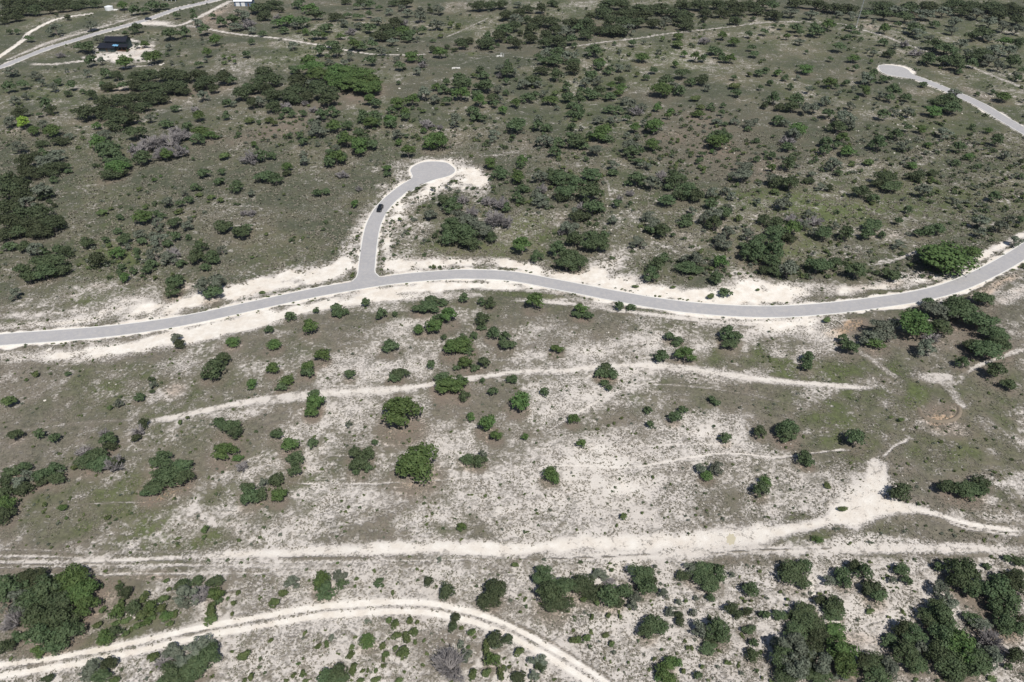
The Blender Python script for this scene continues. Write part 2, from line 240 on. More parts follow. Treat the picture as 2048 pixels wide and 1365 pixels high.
 (1400, 270, 110, 50, 0, -.10, -.6, .55), (1290, 195, 60, 14, 10, -.05, -.35, .15), (1480, 340, 120, 30, 0, -.06, -.5, .4), (1560, 300, 70, 40, 0, -.05, -.2, .1), (560, 262, 90, 15, -12, -.12, -.6, .6), (680, 205, 100, 15, -15, -.08, -.5, .5), (790, 180, 80, 16, -10, -.05, -.3, .15), (430, 290, 120, 14, -14, -.05, -.3, .2), (1050, 98, 50, 12, 0, -.05, -.4, .15), (920, 95, 120, 18, 0, -.05, -.3, .15), (810, 130, 80, 20, 0, -.02, -.2, .1),
 (944, 108, 12, 4, 0, 0, .9, 0), (900, 60, 30, 6, 0, 0, .35, 0), (880, 275, 120, 20, 0, .0, .1, .12), (950, 300, 120, 22, 0, .12, 0, .12), (1070, 285, 50, 14, 10, .1, -.1, .5), (1040, 315, 40, 12, 10, .22, 0, 0), (1140, 325, 50, 14, 0, .1, 0, .2), (840, 200, 60, 20, 0, 0, 0, .1),
 (220, 210, 60, 12, -5, .15, -.1, .3), (100, 235, 70, 12, -5, .12, -.1, .2), (330, 220, 120, 14, -12, .2, -.1, .15), (420, 170, 60, 30, 0, .12, -.1, .2), (480, 160, 40, 40, 0, .15, -.1, .1), (235, 180, 30, 8, 0, .3, 0, .3), (30, 262, 26, 8, 0, .25, 0, .3), (160, 250, 60, 12, 0, .05, 0, .1), (330, 150, 60, 8, 0, .1, 0, .1), (440, 40, 60, 22, -20, .15, -.2, .6), (232, 115, 62, 8, 0, .55, -.1, .3), (290, 93, 30, 7, -15, .35, -.1, .3), (300, 47, 45, 6, 0, .55, -.1, .3), (420, 32, 50, 8, -30, .3, -.1, .4), (300, 60, 40, 5, 0, 0, 0, .3), (150, 68, 110, 5, -18, .35, 0, .15), (620, 5, 40, 5, 0, .25, 0, .3), (950, 10, 60, 10, 0, .15, -.2, .3), (1150, 15, 60, 16, -20, .15, .1, 0),
 (1960, 190, 40, 8, 20, .3, 0, .6), (1900, 140, 60, 8, 0, .05, 0, .1), (1820, 148, 14, 4, 25, .5, 0, .5), (1880, 230, 80, 50, 20, -.03, .2, 0), (1700, 105, 120, 16, 0, 0, .1, 0), (1800, 80, 50, 8, 10, .05, 0, .15), (1990, 225, 50, 8, 30, .1, 0, .3), (1940, 290, 20, 5, 5, .4, 0, 0), (1790, 152, 30, 3.5, 8, .6, 0, 0), (1870, 175, 30, 3, 22, .4, 0, 0), (1640, 240, 120, 30, 0, -.02, -.1, .1), (1250, 110, 90, 14, 5, .05, .1, .05), (1600, 110, 100, 20, 0, .03, .1, .1), (1760, 330, 200, 14, 0, .03, -.05, .1), (1500, 150, 80, 20, 0, .03, .1, .2),
 (1560, 75, 30, 4, 0, .1, 0, .5), (1200, 55, 30, 6, 0, .1, 0, .5), (1740, 55, 30, 6, 10, .1, 0, .5),
]

# ------------------------------------------------------------------ the trees of the photograph
TREES = """
#T 0 1024 4
60 600 260 200 o;230 520 220 160 d;380 600 260 220 o;560 530 260 200 O;640 640 300 200 O;700 740 200 160 O;430 720 260 200 d;250 700 240 200 o;120 720 220 180 g;90 840 200 220 x;300 830 260 220 o;480 860 260 220 o;540 960 200 200 o;330 980 260 220 o;420 1060 200 150 o;300 1120 130 90 O;140 1000 130 70 o;40 1070 120 110 d;30 20 170 120 d
790 590 60 50 o;950 600 60 80 d;1000 640 100 100 d;970 720 80 70 b;930 800 110 130 O;820 785 60 70 b;780 905 70 70 b;930 890 70 60 b;1010 870 90 60 b;1140 680 90 90 b;1070 760 120 120 o;1200 760 110 120 O;1140 830 120 110 b;1200 850 90 60 b;1100 915 80 65 b;1170 880 70 60 O;1000 970 60 60 b;1050 935 60 40 b;840 1000 150 120 O;920 960 120 100 o;800 1040 80 60 b;1300 685 90 80 b;1290 765 80 90 b;1330 830 110 80 O;1400 810 80 60 b;1355 890 60 70 b;1330 550 45 50 b;1345 620 50 45 b
1450 580 110 100 o;1570 550 120 80 o;1500 660 200 160 g;1480 730 120 60 g;1600 640 160 160 x;1720 560 150 90 o;1720 650 130 110 O;1750 710 80 60 o;1690 770 110 110 b;1680 850 130 90 b;1820 690 35 35 b;1900 650 50 60 b;1865 730 50 100 b;1860 810 40 50 b
1400 1110 200 130 g;1600 1070 220 160 g;1680 1150 180 180 o;1450 1200 200 140 g;1300 1190 150 100 x;1215 1160 90 110 b;1400 1290 260 160 o;1560 1240 240 150 o;1340 1340 160 100 o;1500 1330 150 80 o;870 1210 120 110 d;750 1240 170 130 g;680 1290 150 120 g;800 1310 180 100 o;920 1345 100 70 b;380 1330 100 70 d;90 1170 40 30 b;1955 1150 110 90 b;2010 1310 70 60 b;1950 1350 50 40 b;860 45 50 60 b;1640 140 70 80 b;1635 200 40 40 b;1420 210 60 30 b;530 45 30 40 b
#T 512 1024 4
290 560 130 100 g;210 650 80 80 b;150 720 110 90 b;520 550 150 150 O;560 620 160 150 o;670 510 130 110 g;690 570 100 90 o;800 535 40 40 b;795 590 35 35 b;985 560 85 80 o;1095 640 40 50 b;1000 630 25 25 b;425 545 25 25 b;1375 550 85 80 d;1520 625 135 130 d;1900 620 200 190 d;1860 710 180 140 d;1465 380 50 45 g;655 405 40 25 b;1650 120 90 70 O
1070 860 70 60 b;1110 890 80 80 b;1230 860 60 70 b;1285 885 45 50 b;1265 950 80 80 b;1120 980 90 80 b;1200 1005 100 90 b;1275 1035 50 40 b;1340 1030 30 40 b;1180 1110 110 110 b;1120 1090 50 50 b;890 1030 150 110 O;765 1080 55 60 b;760 1150 70 100 b;780 1250 90 90 b;1015 1070 65 80 b;1035 1135 60 60 b;1015 1180 45 60 b;1015 1235 45 45 b;955 1275 45 50 b;890 1270 35 40 b;850 1270 45 60 b;885 1310 25 30 b;840 1345 80 50 b;955 1345 90 50 b;1150 1345 80 50 b
500 1075 60 60 b;560 1060 55 60 b;610 1005 60 60 g;115 1025 45 50 b;340 1215 40 35 b;375 1170 25 35 b;365 1295 60 60 b;300 1310 50 50 b;245 1350 50 30 b;412 1350 30 25 b;650 1280 150 130 o;560 1310 130 110 o;640 1345 200 60 o;690 1330 90 80 o;895 875 60 40 g;1590 850 90 90 d;1570 920 80 90 d;1640 925 45 45 b;1730 965 70 80 b;1750 1005 40 30 b;1540 1190 290 290 x;1640 1060 60 90 g;1690 1150 110 110 g;1700 1080 40 40 b
1850 1040 110 80 b;1920 1010 130 130 d;1910 1060 120 70 g;2010 1010 90 80 d;1840 1110 90 90 b;1890 1180 130 110 O;1740 1290 90 80 b;1850 1290 80 130 b;1955 1300 85 100 b;1980 1245 60 40 b;2030 1240 40 40 b
#T 1024 1024 4
255 505 200 160 o;300 650 220 200 o;420 590 180 150 o;370 730 240 130 d;560 560 200 160 d;700 500 150 90 g;640 620 200 150 d;790 560 130 80 x;780 660 170 170 o;830 720 130 100 d;910 640 150 120 o;980 690 110 110 g;960 750 90 80 g;1040 500 220 170 o;1080 590 160 140 o;1120 550 80 100 d;580 700 60 60 b;680 710 70 60 b;800 465 40 40 b;1145 435 40 35 g;1215 650 85 75 g;1440 450 140 100 g;1370 510 120 90 d;1540 470 200 140 o;1650 480 130 140 o;1570 560 220 110 o
1760 500 50 60 g;1915 615 130 120 o;1590 680 70 70 o;1480 690 55 45 g;1330 720 55 50 g;1390 710 40 35 b;1755 765 110 95 d;1805 815 85 75 d;1880 800 75 70 d;1265 795 80 80 g;1330 820 75 70 d;1350 875 80 70 d;1455 805 70 60 g;2020 820 90 80 o;645 830 45 45 b;775 830 50 50 b;865 835 40 45 b;630 860 25 25 b;1130 890 170 140 o;1190 920 120 150 o;1080 950 140 120 o;1500 930 130 150 g;1640 930 200 170 o;1690 980 140 120 o;1600 1010 120 80 d;1570 1090 130 100 o;1890 940 125 75 o;1935 1050 80 70 o;1935 1140 130 105 o;1720 1205 50 40 b;1520 1235 45 40 b;1490 1310 75 70 o;1375 1268 55 50 b;1405 1080 50 40 b;1260 1015 30 30 b;1200 1100 30 30 b;1135 1175 45 40 b;740 1170 30 35 b;930 1205 30 30 b
1250 1210 150 100 O;1210 1280 130 120 O;1320 1200 90 80 O;1280 1340 140 80 O;1170 1330 60 60 O;480 1020 70 60 b;530 1020 75 75 b;605 1005 75 70 b;755 990 80 50 b;805 1050 60 60 b;50 1110 90 90 b;200 1190 160 120 g;230 1240 90 80 d;60 1320 130 100 d;180 1310 90 90 g;20 420 60 50 b;780 410 30 25 b;890 30 70 60 b;1815 1205 25 20 b;2000 1325 30 30 b;1870 715 35 30 b;1915 710 35 30 b
#T 1536 1024 4
210 480 240 180 o;300 430 110 120 o;290 570 110 90 o;140 450 100 100 d;600 500 130 130 o;620 560 120 100 o;490 545 100 90 g;700 430 110 100 d;770 470 160 130 o;850 600 170 130 d;870 660 160 120 o;800 610 100 90 d;1075 455 130 100 o;1115 545 90 75 o;1000 545 75 60 g;1365 435 80 70 o;960 435 25 20 b;920 530 35 25 b;985 605 25 20 b;810 790 85 50 b;1755 430 65 50 o
1500 450 170 180 o;1600 480 200 200 o;1560 560 200 160 o;1640 600 180 150 o;1390 620 150 150 g;1360 740 180 110 o;1450 720 150 120 g;1290 830 200 140 o;1390 820 220 180 o;1420 900 180 130 o;1080 920 150 130 d;1160 970 200 160 o;980 1030 150 110 o;1100 1120 220 180 o;1200 1080 150 200 g;1180 1210 180 140 o;1420 1000 220 220 o;1560 1080 250 250 O;1380 1130 200 200 o;1480 1220 250 200 o;1650 1190 250 220 o;1780 1150 200 200 g;1800 1000 220 200 x;1700 900 200 120 g;1650 860 160 110 o;1760 1040 120 140 x;1470 1290 180 100 d
1850 620 250 220 o;1950 540 180 160 d;1900 700 250 200 o;2010 580 130 250 d;2000 500 100 120 o;1850 780 180 100 o;1900 880 200 150 o;1990 920 130 150 o;2030 850 60 120 d;2000 1150 150 130 d;1925 1240 70 60 o;1800 1335 90 60 b;2010 390 130 80 o;1920 370 90 50 o
430 700 110 90 d;530 740 150 140 o;520 800 180 110 o;590 770 60 110 o;290 800 200 150 o;300 860 220 160 o;90 820 120 90 o;190 830 70 70 d;230 960 200 150 o;380 910 200 150 o;520 950 200 150 O;440 1010 200 150 d;180 1050 260 220 g;120 1150 180 200 o;330 1100 200 200 d;600 1100 220 200 O;430 1180 220 200 g;620 1220 200 180 O;230 1230 240 220 g;150 1310 200 150 d;400 1310 220 140 o;560 1310 150 100 g;790 1190 150 130 d;860 1220 240 180 o;960 1240 180 180 g;880 1310 260 130 o;1190 1335 50 30 b;155 700 40 35 b;150 745 35 30 b;400 220 90 60 O;5 820 40 80 b
#T 0 683 4
1440 15 90 70 d;1860 0 130 70 O;1780 130 110 150 o;1700 210 170 160 o;1660 270 90 70 o;2015 335 80 80 O;285 255 65 50 b;540 260 65 35 o;205 305 35 30 b;1215 300 60 50 d;1225 345 60 60 g;1215 400 45 35 d;1110 445 90 65 o;880 530 50 45 b;945 490 70 70 g;60 480 130 100 b;1150 650 80 90 d;1100 700 100 120 x;1080 770 70 80 d;120 740 110 90 o;315 735 90 80 o;430 770 90 90 o;870 780 130 110 o;880 830 100 80 d;830 720 100 80 x;760 900 160 120 o;680 950 180 110 o;800 970 180 120 o;900 950 170 150 x;920 960 100 100 d;660 870 150 80 x;1820 670 190 110 o;1880 720 110 110 d;1750 640 90 80 o;1810 870 210 130 O;1930 990 120 90 x;1900 930 90 60 O
1290 940 200 130 o;1430 1010 210 130 o;1330 1070 280 150 o;1250 1150 200 130 o;1470 1080 140 130 o;1200 1200 150 90 o;80 1040 150 80 o;190 1000 110 90 o;220 1070 120 100 g;330 1060 120 110 o;440 1010 120 100 o;460 1090 150 90 o;320 1110 110 80 d;160 1120 140 110 g;190 1170 130 100 d;490 1040 80 60 g;40 1110 110 90 d;50 1200 130 120 o;50 1290 130 140 O;60 1350 140 80 o;590 1010 60 50 b;500 1330 90 50 O;350 1305 50 40 b;1980 1170 120 100 o;1990 1230 150 140 o;1440 640 50 40 b;1495 610 40 35 b
#T 512 683 4
145 20 130 80 O;1070 30 150 100 o;1560 40 130 120 O;1640 20 200 80 O;1700 70 90 60 o;2000 20 150 90 o;530 105 130 100 O;415 200 120 90 O;410 250 110 80 o;140 205 115 90 O;235 310 130 80 O;210 360 110 70 o;755 260 100 75 o;1150 250 150 80 o;1110 290 110 70 o;1400 180 70 80 o;1670 160 110 100 O;1610 210 80 50 o;1820 160 100 90 o;1750 210 90 60 o;1500 290 140 100 o;1560 340 240 90 O;1640 310 110 100 o;1490 350 130 80 o;1810 310 45 45 o;1895 395 80 75 o;1670 430 90 100 o;2030 300 60 80 o;460 410 90 60 o;470 470 140 130 O;450 550 120 100 O;1180 545 320 240 O;1305 955 320 300 O
740 660 60 90 g;950 805 50 80 o;165 740 105 90 o;270 820 140 110 O;450 810 85 95 o;320 930 150 110 o;310 1020 120 110 o;790 890 110 110 o;900 890 110 110 o;830 980 160 130 o;900 1010 70 130 o;800 1040 60 70 o;1720 600 70 80 O;1855 650 150 130 O;1920 750 100 95 O;1810 900 70 90 g;1700 940 130 90 o;1790 950 130 100 o;160 1110 120 130 o;180 1220 120 150 O;60 1130 80 90 g;40 1220 110 110 o
#T 1024 683 4
60 470 160 190 O;10 300 70 80 o;360 55 110 75 O;1195 110 115 105 o;1390 100 160 120 O;1310 15 80 40 o;1750 15 150 70 o;750 215 150 100 o;800 260 120 80 o;710 250 110 80 o;740 330 70 60 o;775 370 60 60 o;260 400 70 90 o;495 615 95 85 O;100 760 65 60 O;555 815 75 80 O;1090 545 65 70 o;1105 660 65 75 o;1300 595 110 90 o;1370 550 90 70 o;1600 460 60 60 o;1630 490 80 50 o;1990 720 100 100 o;1715 765 100 80 o;310 1050 130 110 O;340 1090 90 100 O;1520 1010 90 90 g;1640 1010 110 110 g;1560 1070 110 80 O;685 700 40 30 b;880 610 35 30 b;820 650 35 25 b;770 670 35 25 b;1130 1080 40 30 b;2030 1120 90 110 O;2000 1180 130 120 o
#T 1536 683 4
660 40 140 110 o;870 5 160 50 O;1270 40 160 130 g;1650 20 160 100 d;1760 60 260 160 o;1860 20 180 130 o;320 120 100 110 o;310 190 90 80 o;1560 160 110 90 o;1820 220 150 130 o;1930 340 130 90 o;170 690 180 140 o;150 740 170 80 o;700 760 150 140 o;290 920 120 110 o;330 970 100 70 o;1060 1190 170 140 d;1440 1150 150 120 d;1560 1170 180 130 o;1650 1200 180 120 o;1710 1110 140 100 d;1720 1180 100 100 o;1060 625 60 40 b;990 605 40 25 b;1390 800 40 30 b;600 1340 90 50 b;480 1150 80 40 b
#T 0 341 3.992
60 60 140 130 d;60 160 160 180 d;180 110 150 120 d;170 200 130 120 d;330 150 160 130 g;350 180 120 80 d;60 280 150 120 d;210 250 140 90 g;330 330 170 120 d;160 340 170 130 d;60 400 150 150 d;200 430 200 130 d;420 420 180 130 d;310 460 200 120 d;50 500 140 100 d;140 480 150 100 o;470 390 100 80 d;250 10 180 50 d;430 70 70 50 o;395 245 50 40 d;435 275 40 35 d;540 5 70 30 o
80 600 130 60 o;190 600 100 90 o;280 620 130 100 g;350 640 80 50 o;460 630 100 90 o;530 640 100 130 d;690 570 110 90 o;770 700 140 120 d;380 720 260 120 o;350 800 200 120 o;480 790 160 80 d;170 790 120 110 o;220 850 120 100 o;110 980 100 90 g;870 20 160 60 d;960 10 130 60 d;1230 72 38 34 O;1283 45 25 25 O;1115 145 50 40 b;1160 285 45 45 b;820 330 110 50 b;880 305 50 30 b;958 368 60 50 o;1123 365 165 105 O;940 480 80 50 o;990 540 100 110 o;840 550 60 60 o;870 590 50 40 b;930 650 110 130 O;1110 510 90 90 g;1130 560 80 60 o;1010 610 60 80 g;1090 640 60 90 o;1100 690 50 60 o;1250 340 60 50 o;1290 360 70 50 o;1260 410 90 80 g;1270 470 60 50 g;1390 410 100 100 o;1400 520 80 90 o;1510 390 60 50 g;1490 440 80 80 g;1500 530 50 70 o;1280 550 150 100 g;1330 580 80 60 o;1220 520 80 70 g;1240 660 140 110 g;1380 640 120 90 x;1350 700 140 100 g;1440 740 70 90 o;1200 740 90 70 o;975 770 60 90 o;990 850 80 80 O;1060 800 60 80 o;1170 790 80 90 o;950 820 40 40 o
1390 890 130 120 o;1430 870 80 90 o;1370 950 120 100 o;1600 600 110 90 o;1560 680 120 120 o;1680 680 110 120 o;1640 770 90 60 o;1720 720 70 90 o;1770 630 80 70 g;1620 920 150 130 g;1740 880 160 140 g;1700 960 170 110 o;1350 240 100 90 g;1440 260 70 60 o;1510 230 80 60 o;1470 180 50 50 g;1560 130 80 60 o;1590 190 70 40 b;1690 210 90 40 b;1760 230 60 50 b;1440 320 60 50 b;1400 335 50 40 b;1750 85 100 60 o;1880 120 105 115 o;2005 180 60 80 g;1620 20 130 60 o;1770 10 70 50 o;1780 440 160 100 o;1920 490 140 110 o;1960 460 100 70 o;1940 330 70 50 x;2000 330 90 60 x;2015 690 35 30 b;1550 325 30 25 b;1545 370 50 25 b;1660 250 35 25 b;1410 1330 110 80 g
#T 512 341 3.992
60 40 150 90 o;150 60 130 90 o;240 20 80 50 d;690 20 120 50 x;1045 25 70 45 o;700 120 30 30 b;490 175 90 60 o;560 165 60 60 o;220 190 30 30 b;790 265 65 65 O;755 340 30 25 b;640 325 35 20 b;820 135 60 50 x;85 505 45 30 b;1500 240 110 90 o;1560 270 160 110 o;1390 350 110 80 g;1600 380 180 130 g;1700 400 170 130 g;1560 430 180 130 o;1650 500 220 160 o;1780 460 200 140 g;1540 530 150 110 o;1700 570 200 110 o;1880 530 100 90 o;1430 520 50 70 d;1720 310 120 100 x;1650 220 100 80 x;1900 350 200 150 x;1950 240 150 120 x;1850 230 120 80 x;2000 290 80 70 o;2000 390 120 110 x;1950 20 150 70 o
105 1265 70 80 o;270 1160 100 70 o;480 1115 50 90 o;430 1240 120 120 O;640 1100 90 90 o;700 1125 70 60 o;650 1140 90 60 o;875 1050 70 90 o;1005 1140 90 90 o;1112 1145 50 85 o;1290 1100 90 70 o;1400 1030 120 80 o;1370 1080 180 90 o;1490 1050 90 60 o;1545 1145 140 120 O;1460 1170 90 60 o;1420 1230 130 130 O;1300 1265 90 80 O;1660 1010 80 100 o;1800 1045 70 60 o;1870 1050 90 110 o;1810 1180 120 130 o;1800 1250 80 50 o;1500 1330 50 60 o;1650 1330 70 60 o;1740 1310 60 60 o;1900 1290 110 100 o;1990 1320 90 80 o;45 970 60 30 b
#T 1024 341 3.992
50 45 110 100 O;80 140 110 70 o;40 210 90 90 o;220 40 130 100 g;400 50 200 120 o;640 30 170 100 o;330 30 130 80 o;430 160 180 120 o;520 90 150 100 o;640 170 200 160 o;400 200 110 80 d;230 230 140 90 g;200 180 90 90 g;250 270 110 60 g;240 130 100 90 x;640 290 170 120 o;540 350 170 90 d;500 330 90 80 g;560 270 90 60 x;700 300 90 60 o;800 15 100 30 o;1000 60 160 110 o;930 100 80 50 o;1120 90 150 110 g;1210 30 130 100 x;1310 60 180 130 o;1400 150 180 120 o;1340 190 110 80 d;1460 190 130 100 d;1250 130 90 60 o;1240 235 140 90 o;945 170 80 60 x;835 262 95 65 o;945 258 38 42 o;810 395 75 80 g;860 210 50 60 x
1090 360 110 80 g;1140 420 150 100 g;1200 470 120 120 o;1110 470 110 70 o;1285 512 50 38 o;1010 570 140 90 g;1400 380 90 90 o;1380 420 110 60 o;1440 320 70 70 g;1600 170 90 100 g;1700 160 80 80 g;1760 200 70 80 g;1590 260 110 80 o;1620 340 150 110 g;1700 330 130 100 o;1540 380 100 110 g;1620 410 140 110 o;1720 300 90 80 g;1840 30 200 80 g;1800 110 50 40 b;1745 65 45 35 b;1880 95 30 25 b;1525 15 40 30 b;1480 55 35 40 b;1960 245 70 80 g;1830 220 35 35 b;1925 190 35 25 b;1810 370 70 70 b;1850 300 50 40 b;2010 380 90 90 d
1730 490 110 100 g;1670 540 100 90 g;1890 510 110 90 g;1700 590 140 90 g;1670 720 110 110 O;1640 850 120 100 o;1930 620 200 150 o;1980 540 120 90 o;1880 660 120 90 o;1960 690 130 90 o;2010 790 80 90 d;1850 600 90 60 o;85 585 155 130 O;200 680 100 100 o;370 620 130 120 o;470 690 220 140 o;440 740 220 100 o;540 730 130 110 o;440 450 120 110 g;400 480 70 80 x;510 540 130 120 o;640 520 140 100 o;680 570 180 130 o;600 590 130 100 o;730 520 90 90 o;500 440 80 50 g
1210 690 110 70 o;1150 740 130 120 o;1110 820 130 110 o;1390 700 120 80 g;1480 710 130 120 g;1400 770 180 100 o;1470 790 130 70 o;1700 970 110 70 o;1595 1000 80 50 b;1290 930 50 30 b;990 925 60 30 b;185 1035 140 130 O;550 1100 110 100 O;590 1150 90 60 o;520 1140 90 60 o;620 1160 80 60 o;860 1075 80 70 o;950 1090 90 50 o;1260 1320 100 70 o;1330 1350 90 40 o;1720 1290 130 110 o;1790 1320 110 80 o;1965 950 40 25 b
#T 1536 341 3.992
30 60 110 90 g;80 80 140 90 d;180 90 130 130 o;330 75 90 55 d;360 25 70 50 g;560 15 70 50 o;430 130 110 50 g;500 135 60 60 d;60 165 90 50 b;930 50 180 110 o;900 90 150 80 d;990 120 170 60 o;1190 35 130 80 d;1310 20 90 50 d;1315 75 40 35 O;755 160 140 100 d;850 220 90 70 o;1250 150 130 110 g;1480 240 60 80 g;1670 130 50 50 g;1810 200 90 80 o;1120 310 70 60 o;1040 400 75 60 o;1360 460 130 90 o;1270 480 110 70 o;1200 495 70 70 o;1710 400 130 110 g;1850 440 110 110 g;1930 390 90 80 g;2020 390 60 60 o;1700 490 90 90 g;2020 45 50 40 o;610 195 35 35 b;165 200 50 60 g;1085 225 40 40 g
60 410 150 90 o;190 450 150 120 O;60 480 170 110 o;60 560 130 120 o;170 530 120 80 d;210 380 160 90 x;120 260 150 100 g;330 350 90 70 g;380 390 150 80 x;300 430 100 80 g;370 490 90 80 g;450 490 120 110 o;620 490 130 110 o;540 440 70 60 g;840 430 150 100 o;790 500 120 90 o;910 510 60 60 o;50 640 160 150 o;40 720 130 110 o;60 800 120 90 o;170 780 170 140 g;400 750 210 130 o;540 730 100 100 o;710 790 170 130 o;1000 830 150 90 o;1050 590 110 70 g;1440 705 420 250 O;1640 650 150 90 O;1980 560 110 80 g
1180 1210 260 200 O;1360 1100 220 140 g;1520 1060 200 140 o;1560 1120 260 160 o;1720 1020 180 110 o;1290 1050 120 80 o;1450 1150 160 110 g;1700 1200 280 150 o;1820 1300 230 130 o;880 1270 250 160 g;840 1330 200 90 g;600 1340 90 70 o;1010 1220 110 90 g;1380 1250 230 120 o;1310 1320 150 90 x;480 1190 80 50 b
#T 0 0 4
75 250 45 40 d;135 250 50 40 o;230 305 70 50 o;540 135 50 40 d;450 115 30 30 d;440 230 120 110 g;710 200 120 70 g;975 40 90 60 O;1070 75 90 70 o;1150 80 100 50 o;1230 40 110 80 o;1320 45 70 50 o;1410 120 60 50 o;1000 265 45 50 o;1080 215 90 80 d;1360 265 130 120 o;1480 250 80 90 o;1700 125 50 50 o;1765 170 80 70 o;1540 90 50 40 o;1550 130 50 50 o;1570 180 90 60 g;1630 230 90 80 o;790 310 80 60 g;640 370 80 70 o;700 370 110 100 o;1150 350 80 50 O;1090 360 50 60 g;1230 450 130 90 O;1170 440 80 50 o;985 490 130 90 O;810 480 70 60 g;720 480 90 90 o;480 430 90 40 x;1350 370 60 60 g;1335 435 40 30 o;1425 435 30 40 o;1365 500 40 40 g;1460 515 30 25 g;1590 510 60 60 o;1650 415 80 65 O;1725 310 90 90 O;1610 305 30 50 g;1620 340 30 40 g;2010 330 50 60 o;1970 430 60 60 o;1650 475 50 40 g
1860 150 110 90 o;1940 120 110 80 g;1980 180 130 90 x;2030 60 80 80 o;1880 210 120 60 g;2000 240 90 50 g;1900 90 60 50 g;1790 450 40 40 b;1830 470 40 40 b;1800 500 45 30 b;1870 440 35 35 b;1880 490 40 35 b
80 565 120 70 g;280 600 100 70 g;330 660 60 50 g;535 560 35 40 g;690 580 70 60 g;850 580 80 70 o;930 600 80 80 d;470 650 60 70 o;570 680 80 70 o;420 690 80 80 g;540 745 55 60 d;180 670 90 70 o;70 690 100 80 o;200 770 70 50 g;120 800 90 60 g;150 890 115 80 d;360 820 90 80 o;400 870 80 70 d;315 915 45 50 o;80 970 90 80 g;180 970 100 90 l;265 1040 100 70 O;410 1040 150 90 O;340 990 90 60 g;480 1120 130 70 d;550 1085 80 50 g;335 1145 105 50 d;140 1170 120 90 g;660 730 40 40 o;735 750 85 75 d;865 685 130 60 d;820 680 60 60 o;990 680 100 70 o;770 1000 65 65 O
1080 600 110 80 d;1170 590 150 80 d;1330 590 200 80 d;1450 610 160 90 d;1590 600 150 110 d;1640 650 200 90 d;1100 660 180 90 d;1230 700 200 100 d;1380 690 220 90 d;1460 720 110 70 d;1180 780 200 100 d;1060 800 180 110 d;940 790 140 80 d;820 810 130 90 d;680 890 170 110 d;800 880 160 110 d;910 910 180 110 d;1020 920 150 110 d;920 970 160 110 d;1130 850 140 60 d;1280 780 130 80 d;1700 700 90 70 d;1580 690 90 60 d;1620 760 90 90 g;1800 610 120 100 d;1850 640 90 60 o;1930 740 130 110 d;2000 700 110 80 d;2020 820 90 90 d;1980 690 90 60 o
1400 865 80 50 o;1195 940 80 70 g;1590 920 100 80 O;1560 870 80 60 x;1810 920 70 60 o;1820 820 80 60 o;1870 830 50 50 g;2000 960 100 50 b;1080 1050 160 110 o;1330 990 110 60 o;1400 1030 130 60 x;1500 1010 90 70 o;1600 1050 150 80 O;1680 1080 120 60 O;1580 1110 110 80 o;1200 1120 200 130 x;1350 1100 200 130 x;1450 1060 150 100 x;1300 1200 200 120 x;1420 1180 150 120 x;1100 1180 150 130 x;1480 1190 60 60 o;1320 1230 110 90 O;1130 1250 140 110 o;1060 1180 70 70 o;770 1130 120 110 O;850 1180 160 120 o;900 1220 170 130 o;940 1290 170 90 o;940 1330 200 80 O;830 1070 120 80 g;860 1250 90 80 g;1000 1310 100 80 o;1800 1245 110 60 b;1545 1270 30 35 o;2030 1150 50 60 O;2000 1240 150 110 x;1910 1075 50 40 o
200 1280 130 120 d;270 1240 90 70 d;340 1220 80 60 o;340 1300 180 120 g;450 1240 150 90 g;400 1340 200 60 d;520 1330 120 60 o;180 1340 90 50 d;760 1325 50 35 d;620 1175 50 30 b
60 20 130 70 d;170 20 140 60 d;280 25 140 60 d;400 25 140 60 d;520 20 140 60 d;640 25 130 60 d;750 20 120 50 d;60 90 130 80 d;170 80 140 80 d;290 75 130 70 d;390 70 110 60 d;490 60 110 50 d;30 150 100 60 d;120 130 110 60 d;590 55 90 45 d
#T 512 0 4
30 60 140 120 d;130 30 160 60 d;200 75 60 40 d;60 120 130 60 d;340 30 120 60 o;430 60 130 70 O;470 110 150 70 o;250 160 150 90 O;350 170 150 80 o;160 180 90 60 o;170 130 80 50 x;320 200 110 50 g;640 130 120 50 d;730 120 70 40 o;820 130 90 50 o;910 110 60 50 o;560 220 130 60 o;470 270 110 70 o;400 250 60 50 O;530 280 90 50 O;220 240 80 50 o;50 265 70 40 o;290 360 100 60 g;340 250 70 30 b;675 290 80 40 O;760 240 90 60 x;690 180 90 60 g;830 200 90 60 g;900 220 110 70 o;980 160 130 60 g;990 280 150 60 d;1050 230 120 80 d;1120 180 110 80 d;1180 170 90 60 x;1090 270 150 70 d;1180 240 130 70 O;1240 270 100 70 o;1200 310 90 50 o;1090 330 110 60 g;1330 235 70 60 o;1270 230 50 50 g;1290 310 50 50 g;1440 190 120 80 g;1460 70 90 100 g;1310 130 90 90 g;1310 90 90 70 g;1385 40 35 30 o;1395 80 50 40 d;1100 20 90 30 d;1190 20 130 40 d;870 45 70 40 g;805 45 55 50 o;910 30 80 60 o;985 60 60 40 o;840 10 90 30 d;720 10 80 30 d;1060 90 90 50 g;1160 60 90 40 g;1210 100 100 60 g
